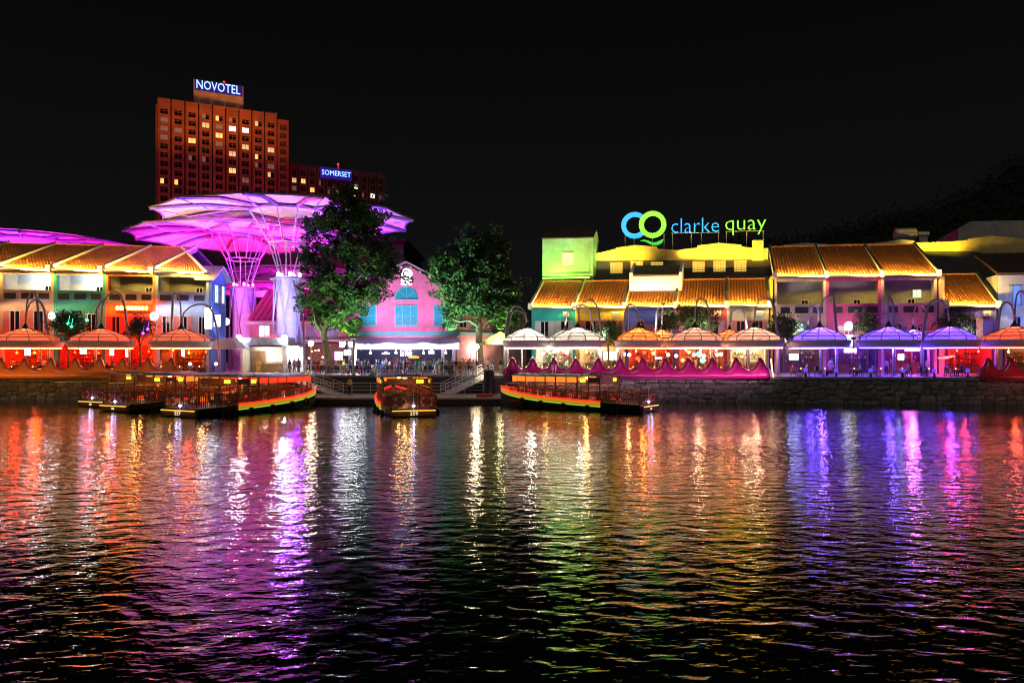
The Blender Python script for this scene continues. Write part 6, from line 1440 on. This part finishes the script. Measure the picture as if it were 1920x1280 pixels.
# mooring lines
for i, (a, c, lab) in enumerate((((-1.0, 69.2, 1.5), (-2.35, 75.2, 1.0), 'slack mooring rope from the eastern boat to the black pile'), ((-17.9, 68.6, 1.6), (-16.2, 70.4, .8), 'short mooring rope at the bow of boat 227'))):
    a, c = Vector(a), Vector(c); pts = [a.lerp(c, t / 8) - Vector((0, 0, .5 * math.sin(math.pi * t / 8))) for t in range(9)]; b = MB(); b.tube(pts, .035, 5); tag(b.build('mooring_rope', mat('rope', (.5, .48, .42), .8)), lab, 'rope')
# ------------------------------------------------------------------ people
CLO = {'white': (.7, .7, .68), 'black': (.02, .02, .022), 'navy': (.03, .05, .16), 'blue': (.12, .25, .6), 'red': (.5, .04, .05), 'grey': (.28, .28, .3), 'pink': (.65, .3, .36), 'green': (.06, .3, .2), 'yellow': (.75, .62, .05), 'beige': (.5, .42, .3), 'orange': (.65, .22, .05), 'lilac': (.4, .35, .6)}
def cm(c): return mat('cloth_' + c, CLO[c], .8, var=.12, scale=8)
SKINS = [mat('skin_a', (.48, .29, .20), .5, var=.05), mat('skin_b', (.36, .20, .13), .5, var=.05), mat('skin_c', (.20, .11, .07), .5, var=.05)]
HAIRS = [mat('hair_black', (.012, .010, .009), .5, var=0), mat('hair_brown', (.06, .03, .015), .5, var=0)]
SHOE = mat('shoe', (.05, .05, .05), .6, var=0)
def person(label, x, y, z, rot, kind, top, bot, r, group, h=1.0):
    o = bpy.data.objects.new('person', BODY[kind]); COL.objects.link(o); o.location = (x, y, z); o.rotation_euler = (0, 0, rot); s = h; o.scale = (s, s, s)
    ms = [cm(top), cm(bot) if bot != 'bare' else SKINS[0], r.choice(SKINS), r.choice(HAIRS), SHOE]
    for i, m in enumerate(ms): o.material_slots[i].link = 'OBJECT'; o.material_slots[i].material = m
    tag(o, label, 'person', group); return o
R_ = random.Random(77)
crowd = [(646, 'phone', 'white', 'black'), (657, 'stand', 'lilac', 'navy'), (650, 'sit', 'white', 'grey'), (678, 'stand', 'lilac', 'black'), (684, 'hips', 'green', 'black'), (700, 'sit', 'white', 'beige'), (718, 'stand', 'blue', 'navy'), (731, 'hips', 'white', 'red'), (742, 'phone', 'red', 'black'), (748, 'stand', 'black', 'grey'), (756, 'walk', 'beige', 'bare'), (763, 'stand', 'beige', 'bare'), (777, 'sit', 'grey', 'black'), (793, 'walk', 'blue', 'bare'), (797, 'stand', 'white', 'black'), (806, 'stand', 'grey', 'navy'), (821, 'phone', 'lilac', 'black'), (829, 'stand', 'black', 'black'), (842, 'hips', 'grey', 'black'), (850, 'sit', 'white', 'black'), (858, 'stand', 'orange', 'beige'), (868, 'phone', 'pink', 'grey'), (878, 'stand', 'navy', 'black'), (888, 'hips', 'navy', 'grey'),
         (543, 'stand', 'navy', 'black'), (552, 'phone', 'grey', 'red'), (559, 'walk', 'pink', 'grey'), (572, 'stand', 'lilac', 'beige'), (590, 'hips', 'black', 'navy'), (603, 'stand', 'pink', 'black'), (612, 'walk', 'grey', 'black'), (622, 'sit', 'orange', 'black'), (630, 'stand', 'beige', 'navy'), (638, 'walk', 'red', 'beige'), (669, 'walk', 'blue', 'black'), (691, 'phone', 'grey', 'navy'), (710, 'walk', 'navy', 'grey'), (768, 'hips', 'red', 'navy'), (787, 'stand', 'green', 'grey'), (815, 'walk', 'navy', 'white'), (836, 'stand', 'white', 'navy'), (863, 'walk', 'grey', 'beige'), (926, 'stand', 'navy', 'navy'), (915, 'walk', 'grey', 'black'), (940, 'stand', 'black', 'beige')]
POSE = {'stand': 'standing', 'walk': 'striding', 'phone': 'raising one hand', 'hips': 'with hands on hips', 'sit': 'seated', 'wave': 'waving'}
used = {}
_cr = random.Random(41)
for _k in range(42): crowd.append((_cr.randint(640, 892) if _k > 16 else _cr.choice([560, 596, 618, 634, 643, 661, 672, 688, 696, 706, 724, 738, 752, 772, 783, 801, 811, 825, 833, 847, 855, 873, 883, 893]), _cr.choice(['stand', 'walk', 'hips', 'phone']), _cr.choice(list(CLO)), _cr.choice(['black', 'navy', 'grey', 'white', 'beige', 'red'])))
def where(px):
    for lim, s in ((545, 'beside the kiosk'), (575, 'before the white entrance booth'), (600, 'by the first globe lamp'), (640, 'around the tall tree trunk'), (672, 'near the lilac lightbox'), (740, "at the bar's west end"), (790, "below the bar's neon words"), (835, "at the bar's east end"), (880, 'near the rose door'), (905, 'by the second globe lamp'), (960, 'at the gangway head')):
        if px < lim: return s
for px, k, t, bt in crowd:
    Y = 80.3 + 9.5 * R_.random() ** 1.7
    lab = '%s top and %s %s, %s' % (t, 'bare legs' if bt == 'bare' else bt, '' if bt == 'bare' else 'bottoms', POSE[k]); lab = 'person in ' + ' '.join(lab.split()).replace(' ,', ',') + ' ' + where(px)
    if lab in used: continue
    used[lab] = 1
    person(lab, ax(px, Y), Y, ZQ + .005, R_.uniform(-3.1, 3.1), k, t, bt, R_, 'crowd on the plaza', R_.uniform(.93, 1.06))
    if k == 'sit':
        b = MB(); x = ax(px, Y); b.box(x - .3, x + .3, Y - .25, Y + .25, ZQ, ZQ + .42); tag(b.build('bench_block', CONC), 'concrete block seat under the seated person in %s ' % t + where(px), 'seat', 'plaza block seats')
person('person in yellow vest standing on the pontoon at the gangway foot', ax(656, 73.2), 73.2, .69, 2.6, 'hips', 'yellow', 'black', R_, None, 1.05)
person('person in yellow shirt seated at the bow of the eastern boat', -.1 + .9, 68.4, .72, .6, 'sit', 'yellow', 'black', R_, None, 1.0)
# diners at tables under the canopies
def table(label, x, y, z, group):
    T = thing('cafe_table', label, 'table', (x, y, z), group=group); b = MB(); b.lathe([(.02, .70), (.42, .70), (.42, .74), (.02, .74)], 14, (x, y, z)); b.build('table_top', mat('table_wood', (.3, .2, .12), .4), T)
    b = MB(); b.lathe([(.26, 0), (.26, .03), (.05, .06), (.04, .70)], 10, (x, y, z)); b.build('pedestal', DARK, T)
    b = MB(); b.lathe([(.05, .74), (.05, .84), (.02, .86)], 8, (x + .1, y, z)); b.build('candle', glow('candle', (1, .6, .2), 5, False), T)
CHM = mat('chair_dark', (.09, .06, .05), .5)
def chair(label, x, y, z, rot, group):
    T = thing('cafe_chair', label, 'chair', (x, y, z), rot, group)
    b = MB(); b.box(-.22, .22, -.22, .22, .42, .47); b.build('seat', CHM, T, world=False)
    b = MB(); b.box(-.22, .22, .19, .23, .55, .92); b.build('backrest', CHM, T, world=False)
    for sx_ in (-.19, .19):
        for sy_ in (-.19, .2): b = MB(); b.box(sx_ - .02, sx_ + .02, sy_ - .02, sy_ + .02, 0, .42 if sy_ < 0 else .92); b.build('leg', CHM, T, world=False)
seats = [(20, 80.2), (60, 80.4), (95, 80.6), (150, 80.8), (188, 81.0), (225, 81.2), (300, 81.4), (335, 81.6), (372, 81.8), (985, 78.5), (1015, 78.4), (1045, 78.3), (1075, 78.2), (1100, 78.1), (1140, 77.9), (1185, 77.8), (1225, 77.6), (1265, 77.4), (1310, 77.2), (1350, 77.0), (1390, 76.8), (1500, 76.4), (1545, 76.2), (1600, 76.0), (1650, 75.6), (1690, 75.4), (1740, 75.2), (1790, 75.0), (1890, 74.6)]
tops = list(CLO); names_ = {}
for i, (px, Y) in enumerate(seats):
    x = ax(px, Y); onm = px < 400 or 950 < px < 1440 or px > 1845; z = ZQ + (.125 if onm else .005)
    place = ('on the orange deck' if px < 400 else 'on the magenta deck' if px < 1440 else 'on the violet lit terrace' if px < 1845 else 'on the red deck'); names_[place] = names_.get(place, 0) + 1; nth = ['first', 'second', 'third', 'fourth', 'fifth', 'sixth', 'seventh', 'eighth', 'ninth', 'tenth', 'eleventh', 'twelfth'][names_[place] - 1]
    side = 'counting from the gangway' if px > 900 else 'counting from the picture edge'
    table('round cafe table %s, %s %s' % (place, nth, side), x, Y, z, 'cafe tables ' + place)
    for s in (-1, 1):
        if R_.random() < .93:
            dx = s * .72; rot = -s * math.pi / 2 + R_.uniform(-.3, .3)
            chair('dark cafe chair at the %s table %s, %s side' % (nth, place, 'west' if s < 0 else 'east'), x + dx, Y, z, -rot if False else (math.pi / 2 if s < 0 else -math.pi / 2) , 'cafe chairs ' + place)
            if R_.random() < .82:
                t = R_.choice([c for c in tops if c != 'yellow']); person('diner in %s top at the %s table %s, %s side' % (t, nth, place, 'west' if s < 0 else 'east'), x + dx, Y, z, (math.pi / 2 if s < 0 else -math.pi / 2), 'sit', t, R_.choice(['black', 'navy', 'beige', 'grey']), R_, 'diners ' + place, R_.uniform(.95, 1.05))
    if i % 2 == 0:
        t = R_.choice(['white', 'black', 'grey', 'beige', 'pink']); Y2 = Y + R_.uniform(2.5, 5); px2 = px + R_.uniform(-14, 14)
        person('waiter or guest in %s top standing behind the %s table %s' % (t, nth, place), ax(px2, Y2), Y2, ZQ + (.125 if onm and Y2 < 80 else .005), R_.uniform(-3, 3), R_.choice(['stand', 'walk', 'hips']), t, 'black', R_, 'guests standing ' + place, R_.uniform(.95, 1.05))
# closed parasols by the blue gable wall
for i, px in enumerate((432, 420)):
    Y = 88 + 2 * i; p = at(px, 690, Y); T = thing('parasol', ('tall pale parasol over the cafe seats by the blue gable wall', 'second pale parasol further in by the blue gable wall')[i], 'parasol', (p.x, p.y, ZQ), group='pale parasols by the gable'); b = MB(); b.tube([(p.x, p.y, ZQ), (p.x, p.y, ZQ + 4.2)], .045, 6); b.build('pole', DARK, T)
    b = MB(); b.lathe([(2.0, 2.9), (1.3, 3.7), (.5, 4.15), (.02, 4.3)], 8, (p.x, p.y, ZQ)); b.build('cloth', fabric('parasol_cloth', (.7, .66, .64), .4), T)
# cream tent roof at the gangway head
T = thing('market_tent', 'cream pyramid tent between the broad tree and the white canopy', 'tent', (ax(938, 88), 88, ZQ))
b = MB(); c = (ax(938, 88), 88); w = 2.6
b.add([(c[0]-w, c[1]-w, ZQ+3.4), (c[0]+w, c[1]-w, ZQ+3.4), (c[0]+w, c[1]+w, ZQ+3.4), (c[0]-w, c[1]+w, ZQ+3.4), (c[0], c[1], ZQ+5.0)], [(0,1,4),(1,2,4),(2,3,4),(3,0,4)]); b.build('cloth', fabric('tent_cloth', (.72, .66, .5), .4), T)
for sx_ in (-1, 1):
    for sy_ in (-1, 1): b = MB(); b.tube([(c[0]+sx_*w, c[1]+sy_*w, ZQ), (c[0]+sx_*w, c[1]+sy_*w, ZQ+3.4)], .05, 6); b.build('pole', STEEL, T)
point_light('tent_light', (c[0], c[1], ZQ + 2.9), 120, (1.0, .8, .4), T, .15)
